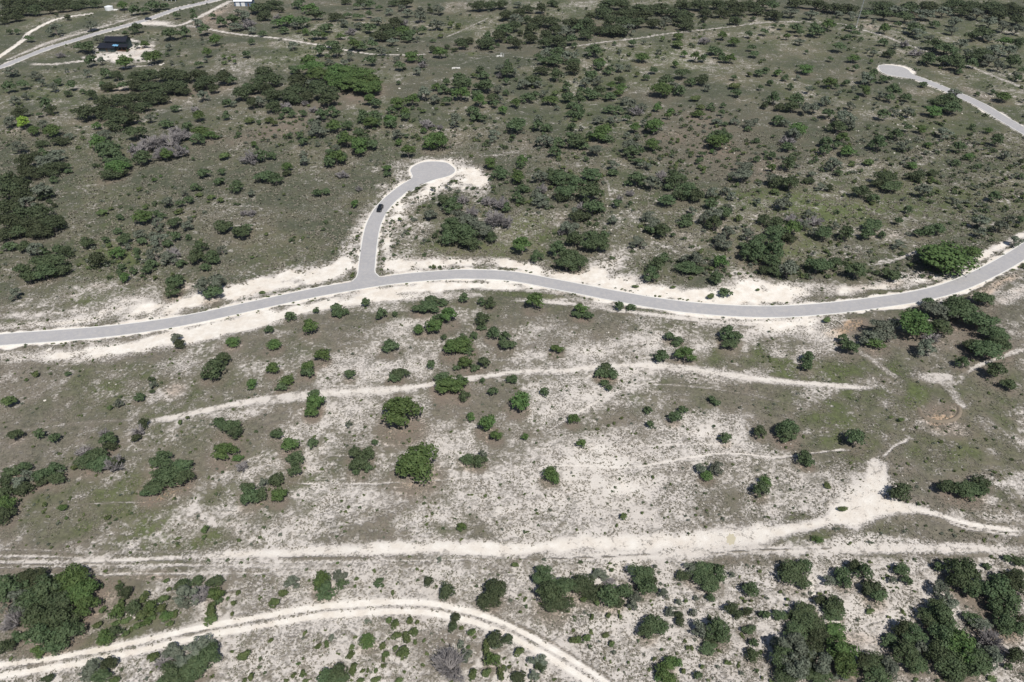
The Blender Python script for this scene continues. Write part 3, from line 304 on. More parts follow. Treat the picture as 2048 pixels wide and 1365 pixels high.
1780 40 150 60 d;1870 40 130 60 d;1960 30 110 60 d;2010 110 120 100 d;1990 230 130 100 o;1950 280 120 80 d;2030 310 60 90 o;1835 330 140 120 d;1850 300 100 70 o;1890 390 50 50 o;1930 360 40 30 o;1660 345 100 70 d;1620 330 70 50 d;1700 320 80 50 d;1530 370 45 40 d;1590 395 55 30 d;1470 410 110 80 O;1415 390 60 50 d;1415 325 50 25 o;1560 190 60 50 b;1620 200 60 50 b;1480 285 70 30 b;610 350 110 60 o;510 400 110 80 o;640 400 110 100 o;570 450 50 40 o;790 350 110 110 O;840 370 90 60 o;760 310 50 40 o;930 350 80 90 o;920 320 60 50 g;1000 400 80 100 g;750 440 80 70 g;860 340 50 50 g;1240 450 120 70 O;1320 470 70 50 o;1350 485 60 40 g;920 480 100 70 o;1130 470 80 50 g;1150 520 80 80 o;1290 560 70 70 g;1330 510 70 50 x
430 480 140 90 O;450 540 190 110 O;500 590 200 100 O;320 550 120 60 o;590 500 100 50 g;640 560 160 110 O;740 570 200 120 O;850 600 200 120 O;930 650 170 120 O;780 660 220 130 O;670 640 180 120 O;880 700 200 90 O;600 620 120 90 O;950 690 120 90 O;700 500 90 50 g;350 640 170 110 d;320 740 200 120 d;400 770 120 80 d;290 780 120 80 d;480 680 150 90 d;560 720 170 120 d;570 790 170 100 d;420 660 90 60 g;60 570 170 80 d;130 630 150 100 d;30 640 130 80 d;130 740 150 100 d;20 690 110 90 d;90 700 100 80 d;135 840 105 95 d;30 810 90 80 g;240 840 110 60 x;390 810 60 60 x;250 880 90 40 o;290 910 70 50 o;210 925 50 45 o;380 905 60 50 o;520 910 100 110 o;610 890 110 70 o;100 960 90 50 b;140 980 60 50 b;25 975 40 50 o;460 870 90 40 x
910 790 100 80 O;960 820 80 70 o;850 910 80 80 o;840 950 80 60 o;1130 820 130 80 O;1080 880 80 50 o;1250 790 110 90 O;1290 770 60 50 o;1350 740 110 100 g;1430 790 80 80 g;1530 800 80 70 o;1440 690 70 60 O;1500 710 90 70 o;1520 650 60 50 o;1630 660 150 90 o;1620 610 90 60 o;1570 730 100 50 o;1640 740 140 100 O;1680 650 80 70 o;1760 690 60 60 o;1840 680 130 120 o;1790 800 100 90 O;1770 750 100 60 o;1890 780 90 100 o;1950 790 70 60 g;2000 740 50 70 o;1910 830 80 60 o;1940 710 90 60 g;1790 550 60 90 d;1820 600 100 60 o;1740 600 60 40 b;1960 540 90 120 g;2010 560 110 100 o;2000 650 70 50 o;2010 500 60 50 o;1420 590 20 30 o;1137 660 35 40 o;1950 590 60 60 x
1200 890 90 70 O;1195 930 80 60 o;1255 860 40 30 o;1340 885 60 35 b;1440 868 45 20 b;950 920 120 70 o;920 970 120 90 O;970 970 80 80 o;1070 950 100 80 O;1080 990 90 60 o;480 1000 140 110 g;500 1050 160 80 g;630 1000 130 90 O;730 1000 90 70 o;450 970 70 40 o;1370 980 140 70 x;1470 1005 60 50 x;1340 1040 50 50 O;1590 950 120 100 g;1740 880 90 90 o;1760 920 90 80 o;1810 940 80 60 o;1975 880 70 80 O;1910 970 30 40 o;2030 1000 50 100 o;2040 1090 30 60 O
720 1110 130 110 O;820 1070 110 90 o;820 1160 140 140 O;850 1130 130 100 o;930 1150 100 80 o;690 1090 90 80 o;640 1250 150 110 O;590 1290 110 80 o;690 1250 90 80 o;640 1180 80 60 g;600 1220 90 60 o;1125 1070 80 75 g;1205 1085 45 35 o;1140 1135 60 55 O;1215 1200 115 100 O;1440 1110 180 140 O;1390 1165 110 60 O;1900 1070 120 70 g;1890 1110 90 50 g;1870 1300 100 80 O;1940 1345 80 50 o;1050 1345 80 50 O;240 1330 90 70 O;390 1280 80 80 g;380 1230 70 50 g;30 1240 100 90 o;120 1240 80 60 o;5 1180 30 60 o;380 1130 90 60 o;350 1080 60 60 o;265 1085 50 50 o;150 1085 40 40 g;95 1120 30 50 g;490 1150 45 50 g;165 1165 30 30 g
#T 1024 0 4
330 20 90 50 d;60 30 90 50 g;130 70 110 50 d;240 60 90 80 d;60 90 90 60 d;30 150 130 90 g;10 200 100 80 d;65 260 50 50 d;30 330 100 110 d;760 30 160 80 d;740 90 150 80 d;880 30 170 60 d;900 100 170 80 d;1010 70 150 80 d;1050 120 170 80 d;1180 60 170 80 d;1270 90 130 70 d;1380 30 150 60 d;1510 40 160 60 d;1640 30 160 60 d;1780 30 160 60 d;1900 30 160 50 d;2010 20 130 60 d;1560 100 120 60 d;1680 100 130 60 d;1800 80 150 60 d;1960 80 120 60 d;1380 110 150 90 d;1360 160 140 80 d;1390 200 130 60 d;1230 160 90 60 g;1130 180 130 60 d;1000 180 130 70 d;900 170 150 90 d;850 230 170 90 d;930 230 120 80 g;780 160 130 80 d;770 240 130 70 d;700 240 100 60 d;620 130 100 60 d;600 180 140 80 d;490 180 150 90 d;640 230 110 60 d;600 270 130 70 d;530 220 100 60 o;440 260 150 110 g;320 170 120 80 d;210 160 150 100 d;150 220 120 90 d;150 290 100 80 d;350 230 110 80 d;280 280 110 90 d;270 330 110 80 d;370 320 150 90 d;470 310 110 80 o;120 150 70 60 d;1790 155 95 65 d;1930 148 55 35 d;2040 110 40 50 d;1540 150 50 50 d;1540 205 40 40 o;1200 200 60 50 g;375 75 25 25 d;597 65 25 30 d
280 420 110 80 g;370 420 130 90 o;340 480 150 80 o;440 450 130 90 g;490 500 120 80 o;250 480 90 60 o;210 450 60 50 o;510 440 60 60 g;660 400 140 90 o;700 490 100 60 O;820 345 35 40 o;500 360 50 40 o;970 345 75 50 o;1055 335 40 35 g;860 410 40 35 g;940 430 35 35 b;1045 455 130 65 O;1175 410 45 45 g;1210 305 50 40 b;1330 290 90 50 O;1380 430 50 60 O;1470 450 80 80 O;1535 460 65 65 o;1610 400 110 60 o;1660 430 80 60 o;1750 460 80 70 O;1690 470 70 50 o;1680 280 80 60 O;1770 330 100 60 O;1540 310 110 60 x;1900 270 60 80 o;1940 430 80 50 o;1920 380 70 50 o;2020 250 60 60 o;1330 340 120 60 b;1310 510 55 50 O;1360 580 120 80 o;1130 560 70 50 o;1070 615 60 45 o;865 635 85 60 d;1000 590 50 40 b;1440 650 80 60 o;1520 630 110 80 d;1560 700 60 60 g;1230 640 130 90 o;1200 710 200 100 O;1340 720 100 70 o;1290 690 110 70 g
500 540 120 90 d;640 600 110 80 o;710 520 90 60 o;780 560 90 60 o;850 540 90 60 g;930 540 60 50 g;240 560 130 60 d;360 590 110 90 o;20 570 80 110 g;160 640 140 80 o;100 670 120 70 g;200 670 90 60 g;440 690 70 80 o;550 720 60 50 o;590 650 90 70 g;690 640 90 70 g;700 720 120 80 o;620 740 100 70 o;660 760 120 50 o;800 680 80 60 O;880 700 100 70 O;780 770 110 60 o;850 740 80 50 O;510 640 40 40 g;130 780 130 70 o;180 760 80 60 o;250 750 60 60 g;310 800 140 70 O;440 770 100 80 o;540 790 110 90 o;480 840 80 50 o;530 880 100 90 o;470 910 90 50 o;360 860 50 40 g;30 820 80 80 O;350 740 70 40 b;540 920 80 60 o
900 800 120 60 g;780 870 110 60 o;850 880 100 60 o;950 830 110 80 g;1000 870 120 80 x;1040 850 90 60 g;940 880 60 50 g;1165 855 70 60 O;1270 890 65 50 O;1245 925 60 50 O;1500 905 110 50 O;1590 850 70 50 o;1510 850 80 40 b;1680 900 60 50 o;1640 970 100 50 g;1700 990 60 35 o;1780 970 90 50 g;1880 990 110 60 g;1950 970 80 60 g;1890 1030 60 40 o;1800 740 90 60 o;1790 680 120 40 b;1990 700 45 45 o;2030 840 60 60 d;1690 840 50 40 o;1780 620 60 40 o;1980 580 90 50 o;1900 590 60 40 b;2030 560 60 50 o;1480 780 110 50 b;1140 1005 160 110 O;990 1015 90 75 O;1060 980 60 60 g;690 960 100 60 g;820 950 110 50 g;920 940 70 50 o;730 1050 160 110 O;700 1090 150 80 O;620 1080 70 60 o;760 1110 120 60 o;1120 1150 120 90 O;950 1160 140 110 g;960 1210 130 90 o;1020 1200 80 70 o;920 1080 60 60 g;1010 1090 60 60 g
40 990 140 120 o;200 1000 90 100 o;210 940 60 60 g;280 1020 90 60 o;480 1010 70 60 o;555 1030 40 40 g;260 1120 150 100 g;370 1140 110 80 o;510 1120 150 110 o;470 1090 90 80 o;560 1160 110 60 o;680 1190 130 90 g;340 1210 100 80 o;80 1280 85 80 O;70 1320 70 50 o;595 1270 45 45 o;810 1320 110 80 g;1010 1290 100 60 o;1060 1320 120 60 g;10 1090 40 60 o;1650 1080 130 90 o;1650 1130 190 110 O;1710 1090 90 90 o;1600 1100 100 70 o;1605 1210 50 35 O;1520 1230 60 50 o;1500 1285 60 50 o;1500 1330 50 35 b;1540 1345 60 40 b;1410 1195 30 25 b;1370 1290 30 25 b;1260 1340 30 30 b;1310 1335 30 25 b;1490 1080 25 25 b;1960 1120 50 40 o;2030 1220 40 60 o;1960 1270 60 50 o;1870 1330 180 80 g;1405 935 30 20 b;1435 965 25 20 b;1350 890 40 20 b;1300 900 40 20 b
#T 1536 0 4
40 40 110 70 o;60 110 110 80 d;190 95 140 60 g;350 110 110 70 g;240 15 160 40 d;400 30 170 50 d;540 60 150 80 d;560 110 80 50 g;650 60 160 70 d;670 120 100 60 g;790 105 100 60 o;850 170 40 50 g;930 110 130 80 o;900 50 200 90 d;1020 80 170 90 g;1100 130 160 70 o;1150 60 170 80 d;1250 110 150 80 g;1300 50 180 90 d;1400 90 150 70 g;1480 30 180 70 d;1500 170 100 70 g;1560 80 160 70 d;1650 40 180 80 d;1680 110 130 80 g;1780 50 180 80 d;1860 120 160 80 d;1960 60 180 90 d;2000 150 120 80 d;1780 170 150 60 g
220 220 110 60 o;260 260 70 50 o;50 205 45 30 o;110 210 50 50 o;380 240 110 80 o;370 200 60 50 o;480 190 110 90 O;430 250 70 50 o;660 222 80 45 o;700 265 70 50 o;640 295 60 40 o;745 310 40 30 o;150 290 60 45 O;255 330 90 50 g;570 370 100 70 o;500 470 45 45 o;680 465 110 50 O;825 490 35 45 O;310 415 35 35 o;920 335 80 50 o;1020 365 70 40 g;970 420 90 60 d;850 420 60 50 g;800 400 50 40 g;1280 460 110 90 o;1400 480 150 70 o;1510 470 130 110 o;1520 510 130 90 o;1530 570 60 40 o;1190 410 120 60 x;1100 340 80 60 x;1170 220 130 90 o;1150 190 90 60 g;1200 260 130 70 g;940 220 80 70 O;1040 190 60 40 o;1340 190 90 50 o;1480 240 110 60 g;1350 350 150 90 o;1440 390 160 100 o;1550 350 120 80 g;1640 280 150 70 o;1740 260 160 90 o;1780 300 110 60 g;1900 330 130 70 O;2000 340 100 80 d;1700 430 180 110 d;1820 400 150 110 g;1780 480 150 80 g;1960 480 110 90 o;1850 520 90 80 g;2030 560 50 80 o;1980 600 60 60 g;2010 620 60 50 o;1940 400 110 80 g;1600 420 80 80 g;1640 500 90 70 o;1990 230 100 80 g;1890 210 110 80 g;1300 300 90 60 g
700 540 60 50 o;780 620 120 90 g;850 575 60 50 o;820 620 110 80 o;920 630 70 60 o;970 630 60 50 o;780 720 80 80 O;630 660 60 50 o;500 650 110 80 O;550 690 50 40 o;240 620 50 40 g;140 620 60 45 o;80 580 70 50 O;300 550 130 60 O;20 660 50 50 o;680 710 50 50 g;570 740 50 40 g;330 710 70 60 g;180 690 50 50 o;50 780 110 90 o;230 790 120 90 o;200 850 130 80 o;300 860 100 100 g;370 860 90 80 g;460 800 80 90 g;660 840 70 80 g;710 780 40 50 o;900 760 70 90 g;1010 720 120 110 o;980 780 80 60 o;1105 775 80 60 o;480 900 90 80 o;620 930 160 110 g;640 990 120 80 g;560 1010 170 60 o;920 910 100 80 o;1130 890 90 80 g;1030 900 60 80 g;1340 820 130 80 o;1440 800 160 110 o;1500 740 110 60 g;1480 860 150 90 o;1320 885 150 75 O;1245 675 70 40 o;1640 1010 45 45 o;1760 1040 80 45 O;1410 1060 150 80 g;1830 1110 110 90 o;1890 770 120 70 O;1800 735 40 40 o;1220 1030 90 60 O;1120 1020 70 60 o;1030 1070 120 80 o;1100 1160 120 80 g;890 1140 140 110 o;1280 1155 60 40 O;600 1100 100 80 O;550 1160 90 60 o;640 1200 130 80 O;470 1130 90 80 o;460 1190 90 80 o;240 1030 150 100 O;210 1060 110 90 g;80 960 110 70 o;130 980 90 60 g;160 1110 140 80 x;150 1170 100 70 o;30 1240 70 60 o;1530 1170 110 80 o;1610 1250 90 50 O;1900 1240 70 70 g;2030 1290 50 50 d;1150 1320 90 50 O;1500 1300 80 50 o;1680 1330 60 40 o;530 1310 120 100 g;380 1270 50 60 o;160 1300 110 100 o;30 1340 70 60 O;800 1290 110 60 b;680 1300 40 40 b;960 1270 40 30 b;90 850 80 60 d
"""
rec = []; org = (0, 0, 1)
for ln in TREES.strip().split('\n'):
    if ln[0] == '#': a = ln.split(); org = (float(a[1]), float(a[2]), float(a[3])); continue
    for e in ln.split(';'):
        x, y, w, hh, k = e.split(); u = org[0] + float(x) / org[2]; v = org[1] + float(y) / org[2]
        rec.append([u, v, float(w) / org[2], float(hh) / org[2], k])
HR = {'O': .74, 'o': .72, 'd': .70, 'g': .74, 'b': .62, 'l': .8, 'x': .62}
pref = []
for i, (u, v, w, hpx, k) in enumerate(rec):
    s = mpp(u, v + hpx * .35); Wd = w * s * 1.04; hp = hpx * s * 1.04
    q = ground(u, v); th = math.atan2(CAM_H, math.hypot(*q)); Dg = .85 * Wd
    Ht = math.sqrt(max(hp ** 2 - (Dg * math.sin(th)) ** 2, .01)) / math.cos(th) / .80
    Ht = min(max(Ht, .60 * Wd if k != 'b' else .5 * Wd), 1.08 * Wd, 8.5)
    q = ground(u, v, Ht * .54)
    dpt = (hp ** 2 - (Ht * .80 * math.cos(th)) ** 2); dpt = math.sqrt(dpt) / math.sin(th) if dpt > 0 else .5 * Wd
    dpt = min(max(dpt, .70 * Wd), 1.15 * Wd)
    pref.append(dict(u=u, v=v, w=w, h=hpx, k=k, x=q[0], y=q[1], W=Wd, D=dpt, H=Ht, i=i))

# ------------------------------------------------------------------ ground sheet
NC = 800
def build_axis():
    ys = []; y = 30.0
    while y < 640:
        ys.append(y); dist = math.hypot(y, CAM_H); y += 0.0024 * dist * (1.0 if y < 320 else 1.0 + (y - 320) / 220)
    return np.array(ys)
ys_in = build_axis()
ys_far = 640 + np.geomspace(4, 5400, 34); ys_near = -np.geomspace(3, 1500, 14)[::-1] + 30
ysv = np.concatenate([ys_near, ys_in, ys_far])
us_in = np.linspace(-1, 1, NC); us_out = 1 + np.geomspace(.02, 14, 22)
us = np.concatenate([-us_out[::-1], us_in, us_out])
half = 0.84 * np.maximum(np.clip(ysv, 30, 640) * cp + CAM_H * sp, 60)
XX = us[None, :] * half[:, None]
YY = np.repeat(ysv[:, None], len(us), 1)
XX = XX * np.where(np.abs(us)[None, :] > 1, 1 + 0 * XX, 1)
ZZ = h(XX, YY)
nr, nc = XX.shape
U, V, DEP = project(XX, YY, ZZ)
inside = (DEP > 5)

white = np.zeros_like(XX); green = np.zeros_like(XX); lit = np.zeros_like(XX); bare = np.zeros_like(XX)
n60 = fbm(XX, YY, 60., 0) - .5; n18 = fbm(XX, YY, 16., 2, 4) - .5; n5 = fbm(XX, YY, 4.5, 4, 3) - .5
# stretched noise, the grain of the slope (terraced soil runs along the hill)
ca, sa = math.cos(R(16)), math.sin(R(16)); xr = XX * ca + YY * sa; yr = -XX * sa + YY * ca
nst = fbm(xr / 3.2, yr, 7., 1, 4) - .5
base = np.interp(V, [-50, 300, 540, 600, 700, 850, 1000, 1110, 1160, 1400], [.10, .12, .16, .26, .31, .32, .36, .47, .66, .68])
base = np.where(inside, base, .35)
midf = np.interp(V, [560, 640, 1100, 1200], [0.35, 1, 1, .55])
white += base + n60 * .40 + n18 * .85 * midf + n5 * .45 * midf + nst * 1.0 * midf
left = np.clip((460 - U) / 350, 0, 1); white -= left * np.interp(V, [600, 700, 1100, 1200], [0, .12, .16, .16])
green += np.interp(V, [560, 640, 1400], [.42, .26, .14]) + n60 * .9 + n18 * .9
lit += .12 + n18 * 1.0 * (V < 600) + n5 * .5 + np.clip((V - 600) / 800, 0, 1) * .12; white += np.where(V < 600, n5 * .12 + n18 * .30, 0)
G2 = np.where(inside, 1.0, 0.0)
for (bu, bv, ru, rv, rot, dw, dg, dl) in BLOBS:
    if ru <= 0: continue
    c, s = math.cos(R(rot)), math.sin(R(rot)); ext = 2.2 * max(ru, rv)
    m = (np.abs(U - bu) < ext) & (np.abs(V - bv) < ext) & inside
    if not m.any(): continue
    du = U[m] - bu; dv = V[m] - bv; a = (du * c + dv * s) / ru; b = (-du * s + dv * c) / rv
    # ragged edge
    rr = a * a + b * b + (n5[m] * 2.3 + n18[m] * 1.2)
    w = np.exp(-np.clip(rr, 0, None) ** 1.5 * .9)
    if dw: white[m] += dw * w
    if dg: green[m] += dg * w
    if dl: lit[m] += dl * w
white = np.where((V < 135) & (U < 330) & (((U - 250) / 75) ** 2 + ((V - 106) / 19) ** 2 + n5 * 1.5 < 1), white + .45, white); white = np.where((V > 725) & (white > .60), .60 + (white - .60) * .55, white)
# brown leaf litter lying under the trees
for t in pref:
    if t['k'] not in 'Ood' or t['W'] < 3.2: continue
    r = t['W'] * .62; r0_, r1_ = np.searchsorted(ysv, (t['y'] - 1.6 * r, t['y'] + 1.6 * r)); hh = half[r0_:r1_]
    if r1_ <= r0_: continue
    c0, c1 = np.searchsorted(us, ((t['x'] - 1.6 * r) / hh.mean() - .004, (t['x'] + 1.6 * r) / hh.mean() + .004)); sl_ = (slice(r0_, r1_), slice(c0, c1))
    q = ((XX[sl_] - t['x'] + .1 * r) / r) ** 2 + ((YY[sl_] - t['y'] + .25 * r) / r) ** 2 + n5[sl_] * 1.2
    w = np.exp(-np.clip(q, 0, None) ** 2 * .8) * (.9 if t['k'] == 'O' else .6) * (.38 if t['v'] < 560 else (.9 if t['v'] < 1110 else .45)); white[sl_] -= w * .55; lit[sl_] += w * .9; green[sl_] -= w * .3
ARC = np.zeros_like(XX)
def seg_dist(P, m_pad):
    """distance of every ground vertex near the polyline P to it (np.inf elsewhere)"""
    D = np.full(XX.shape, np.inf); ARC[:] = 0; s0 = 0.
    for a, b in zip(P[:-1], P[1:]):
        s0 += float(np.hypot(*(b - a)))
        y0, y1 = min(a[1], b[1]) - m_pad, max(a[1], b[1]) + m_pad
        r0, r1 = np.searchsorted(ysv, y0), np.searchsorted(ysv, y1)
        if r1 <= r0: continue
        x0, x1 = min(a[0], b[0]) - m_pad, max(a[0], b[0]) + m_pad
        hh = half[r0:r1]; c0 = np.searchsorted(us, min((x0 / hh).min(), (x0 / hh).max())); c1 = np.searchsorted(us, max((x1 / hh).min(), (x1 / hh).max()))
        if c1 <= c0: continue
        X = XX[r0:r1, c0:c1]; Y = YY[r0:r1, c0:c1]; d = b - a; L = d @ d + 1e-9
        t = np.clip(((X - a[0]) * d[0] + (Y - a[1]) * d[1]) / L, 0, 1)
        dd = np.hypot(X - a[0] - t * d[0], Y - a[1] - t * d[1])
        A_ = ARC[r0:r1, c0:c1]; A_[dd < D[r0:r1, c0:c1]] = s0; D[r0:r1, c0:c1] = np.minimum(D[r0:r1, c0:c1], dd)
    return D
for pts, wd, wh, soft in TRACKS:
    if wd <= .6: wh *= 1.0
    if pts[0][1] < 140 and pts[0][0] > 500: wh *= .85
    if pts[0][1] < 190 and pts[0][0] < 500 and wd > .6: wd += .8; wh = min(1.05, wh + .2)
    P = catmull(gpath(pts), 5); D = seg_dist(P, wd + soft * 3 + 1)
    m = np.isfinite(D)
    k = np.clip(1 - (D[m] - wd * .5 + soft * .45 + (n5[m] * 1.1 + n18[m] * .8) * soft) / soft, 0, 1); k = k * k * (3 - 2 * k); tot = float(np.linalg.norm(np.diff(P, axis=0), axis=1).sum()); fe = min(7., tot * .2); ar = ARC[m]; k *= np.clip(np.minimum(ar + .5, tot - ar + .5) / fe, 0, 1) * np.clip(1.02 + n18[m] * 1.0, .72, 1)
    white[m] = np.maximum(white[m], white[m] * (1 - k) + k * (wh * .98 + .02)); green[m] -= .5 * k; bare[m] = np.maximum(bare[m], k * wh)
# the twin-rut track at the bottom
RUT = catmull(gpath([(-160, 1360), (-60, 1348), (0, 1341), (130, 1322), (250, 1299), (350, 1276), (430, 1259), (512, 1245), (600, 1229), (662, 1221), (787, 1214), (862, 1217), (937, 1232), (985, 1248), (1024, 1264), (1100, 1305), (1174, 1349), (1230, 1392), (1290, 1440)]), 6)
D = seg_dist(RUT, 6); m = np.isfinite(D)
k = np.exp(-((np.abs(D[m] + n5[m] * .35) - 1.0) / .72) ** 2 * 1.2); k2 = np.exp(-(D[m] / 2.6) ** 4) * .25
white[m] = np.maximum(white[m], white[m] * (1 - k) + 1.15 * k) + k2 * .4; bare[m] = np.maximum(bare[m], k)
white[m] -= np.exp(-(D[m] / .33) ** 2) * .22 * (n5[m] > -.1)
# thin dark ditch lines
for pts, wd in [([(1000, 1236), (1060, 1262), (1100, 1284), (1150, 1315), (1200, 1346), (1240, 1375)], .35), ([(1024, 1119), (1150, 1117), (1280, 1110), (1320, 1107)], .16), ([(1420, 1108), (1500, 1102), (1600, 1098), (1660, 1098)], .16), ([(560, 1117), (640, 1117), (740, 1116)], .3), ([(1842, 826), (1850, 837), (1866, 843), (1885, 845), (1905, 841), (1917, 832), (1918, 820)], .42)]:
    D = seg_dist(catmull(gpath(pts), 6), 3); m = np.isfinite(D); k = np.exp(-(D[m] / wd) ** 2)
    white[m] -= k * .6; lit[m] += k * .3; green[m] -= k * .2
# road corridors: caliche shoulders, bare under the slab
ROADP = {}
def road_corridor(pts, half_w, sh, wgt):
    P = catmull(gpath(pts), 8); D = seg_dist(P, half_w + sh * 3 + 2); m = np.isfinite(D)
    k = np.clip(1 - (D[m] - half_w - sh * .55 + n5[m] * sh * 2.6 + n18[m] * sh * 1.5) / (sh * .6), 0, 1) * wgt
    white[m] = np.maximum(white[m], white[m] * (1 - k) + 1.15 * k); bare[m] = np.maximum(bare[m], k); green[m] -= .4 * k
    bare[m] = np.where(D[m] < half_w + .8, 1.5, bare[m])
    return P
RW = 2.75
P_MAIN = road_corridor(MAIN, RW, 1.35, 1.0); P_SPUR = road_corridor(SPUR, RW, 1.2, 1.0)
P_FAR = road_corridor(FARR, RW, 1.1, .9); P_TOP = road_corridor(TOPR, RW, 1.2, .8)
cB, cF = ground(*BULB), ground(*FBULB); RB = 44.3 * mpp(*BULB); RF = 31.5 * mpp(*FBULB)
for c, r in ((cB, RB), (cF, RF)):
    D = np.hypot(XX - c[0], YY - c[1]); k = np.clip(1 - (D - r - .8 + n5 * 2.) / 1.2, 0, 1); white = np.maximum(white, 1.1 * k); bare = np.maximum(bare, k * 1.4)
bare = np.maximum(bare, np.clip((white - .85) * 3, 0, .9))
white = np.where(V > 560, np.maximum(white, np.clip(.13 + n5 * .7 + n18 * .5, 0, .35)), np.maximum(white, np.clip(.03 + n5 * .4, 0, .14))); white = np.clip(white, 0, 1.2); green = np.clip(green, 0, 1.2); lit = np.clip(lit * (1 - .8 * np.clip(bare, 0, 1)), 0, 1.2)
idx = np.arange(nr * nc).reshape(nr, nc)
Fq = np.stack([idx[:-1, :-1], idx[:-1, 1:], idx[1:, 1:], idx[1:, :-1]], -1).reshape(-1, 4)
me = mesh_np('ground', np.stack([XX, YY, ZZ], -1).reshape(-1, 3), Fq, True)
dust = np.clip((V - 560) / 120, 0, 1) * np.clip(1.15 - green * 1.25 + n5 * .5, 0, 1); dust = np.maximum(dust, np.clip(lit * .15, 0, .3))
at = me.attributes.new('dust', 'FLOAT', 'POINT'); at.data.foreach_set('value', dust.astype(np.float32).ravel())
at = me.attributes.new('soil', 'FLOAT_COLOR', 'POINT')
at.data.foreach_set('color', np.stack([white, green, lit, bare], -1).astype(np.float32).ravel())

m, n, l, b = new_mat('caliche_grassland')
ga = n.new('ShaderNodeAttribute'); ga.attribute_name = 'soil'; sepc = n.new('ShaderNodeSeparateColor'); l.new(ga.outputs['Color'], sepc.inputs[0])
geo = n.new('ShaderNodeNewGeometry'); pos = geo.outputs['Position']
w_, g_, l_ = sepc.outputs[0], sepc.outputs[1], sepc.outputs[2]
nf = noise(n, l, pos, 1.75, 3., .62); nm = noise(n, l, pos, .33, 2, .5); nff = noise(n, l, pos, 5.5, 2, .6); nl = noise(n, l, pos, .06, 3, .5)
# speckle value with a spread that fills 0..1
nf2 = noise(n, l, pos, .85, 3.5, .6); ns_ = noise(n, l, pos, .11, 2, .5); nf = mth(n, l, 'ADD', nf, mth(n, l, 'MULTIPLY', mth(n, l, 'SUBTRACT', nf2, nf), mth(n, l, 'MULTIPLY_ADD', ns_, 3., -1., True)))
sv = mth(n, l, 'MULTIPLY_ADD', mth(n, l, 'ADD', mth(n, l, 'MULTIPLY', nf, .72), mth(n, l, 'MULTIPLY', nm, .28)), 3.6, -1.3)
sm = mth(n, l, 'MULTIPLY_ADD', mth(n, l, 'SUBTRACT', w_, sv), 1.9, .5, True)
soil = mixc(n, l, mth(n, l, 'MULTIPLY_ADD', nl, 2.2, -.6, True), (.56, .515, .468), (.64, .595, .550))
soil = mixc(n, l, mth(n, l, 'MULTIPLY_ADD', nff, 1.8, -.35, True), mixc(n, l, 1.0, soil, (.80, .79, .78), 'MULTIPLY'), soil)
clean = mth(n, l, 'MULTIPLY_ADD', w_, 3.2, -2.35, True)
cl_ = mixc(n, l, mth(n, l, 'MULTIPLY_ADD', mth(n, l, 'ADD', nm, mth(n, l, 'MULTIPLY', nl, .6)), 2.6, -1.55, True), (.82, .780, .715), (.72, .655, .575)); cl_ = mixc(n, l, mth(n, l, 'MULTIPLY_ADD', nf2, 2.5, -.9, True), mixc(n, l, 1.0, cl_, (.88, .87, .86), 'MULTIPLY'), cl_)
soil = mixc(n, l, clean, soil, cl_)
drab = mixc(n, l, nff, (.066, .075, .051), (.114, .122, .087))
grn = mixc(n, l, nff, (.070, .088, .044), (.130, .145, .074)); grn = mixc(n, l, mth(n, l, 'MULTIPLY_ADD', g_, 2.2, -1.45, True), grn, (.110, .134, .060))
veg = mixc(n, l, mth(n, l, 'MULTIPLY_ADD', mth(n, l, 'ADD', g_, mth(n, l, 'MULTIPLY_ADD', nm, .8, -.4)), 1.5, -.25, True), drab, grn)
da = n.new('ShaderNodeAttribute'); da.attribute_name = 'dust'
veg = mixc(n, l, mth(n, l, 'MULTIPLY', da.outputs['Fac'], .85), veg, mixc(n, l, nff, (.150, .136, .112), (.265, .240, .205)))
litc = mixc(n, l, nff, (.150, .118, .094), (.250, .202, .165))
veg = mixc(n, l, mth(n, l, 'MULTIPLY_ADD', nf2, 3.2, -1.1, True), mixc(n, l, 1.0, veg, (.66, .66, .66), 'MULTIPLY'), mixc(n, l, 1.0, veg, (1.18, 1.15, 1.1), 'MULTIPLY'))
veg = mixc(n, l, mth(n, l, 'MULTIPLY', l_, mth(n, l, 'MULTIPLY_ADD', nm, 1.6, -.1, True), None, True), veg, litc)
veg = mixc(n, l, mth(n, l, 'MULTIPLY_ADD', w_, 1.3, -.30, True), veg, mixc(n, l, nff, (.19, .172, .145), (.30, .275, .24)))
soil = mixc(n, l, mth(n, l, 'MULTIPLY_ADD', l_, 1.2, -.45, True), soil, (.46, .33, .225))
l.new(mixc(n, l, sm, veg, soil), b.inputs['Base Color']); b.inputs['Roughness'].default_value = .95; b.inputs['Specular IOR Level'].default_value = .08
bp = n.new('ShaderNodeBump'); bp.inputs['Strength'].default_value = .9; bp.inputs['Distance'].default_value = .28
hgt = mth(n, l, 'SUBTRACT', mth(n, l, 'MULTIPLY', nff, .5), mth(n, l, 'MULTIPLY', sm, .9)); l.new(hgt, bp.inputs['Height']); l.new(bp.outputs[0], b.inputs['Normal'])
M['ground'] = m
tag(link('ground', me, mats=[m]), 'pale caliche and dry grass ground stretching across the whole view', kind='structure')

def field(A, x, y):                                       # read a painted field at a world point
    r = np.clip(np.searchsorted(ysv, y), 1, nr - 1); hh = half[r]; c = np.clip(np.searchsorted(us, x / hh), 1, nc - 1)
    return A[r, c]

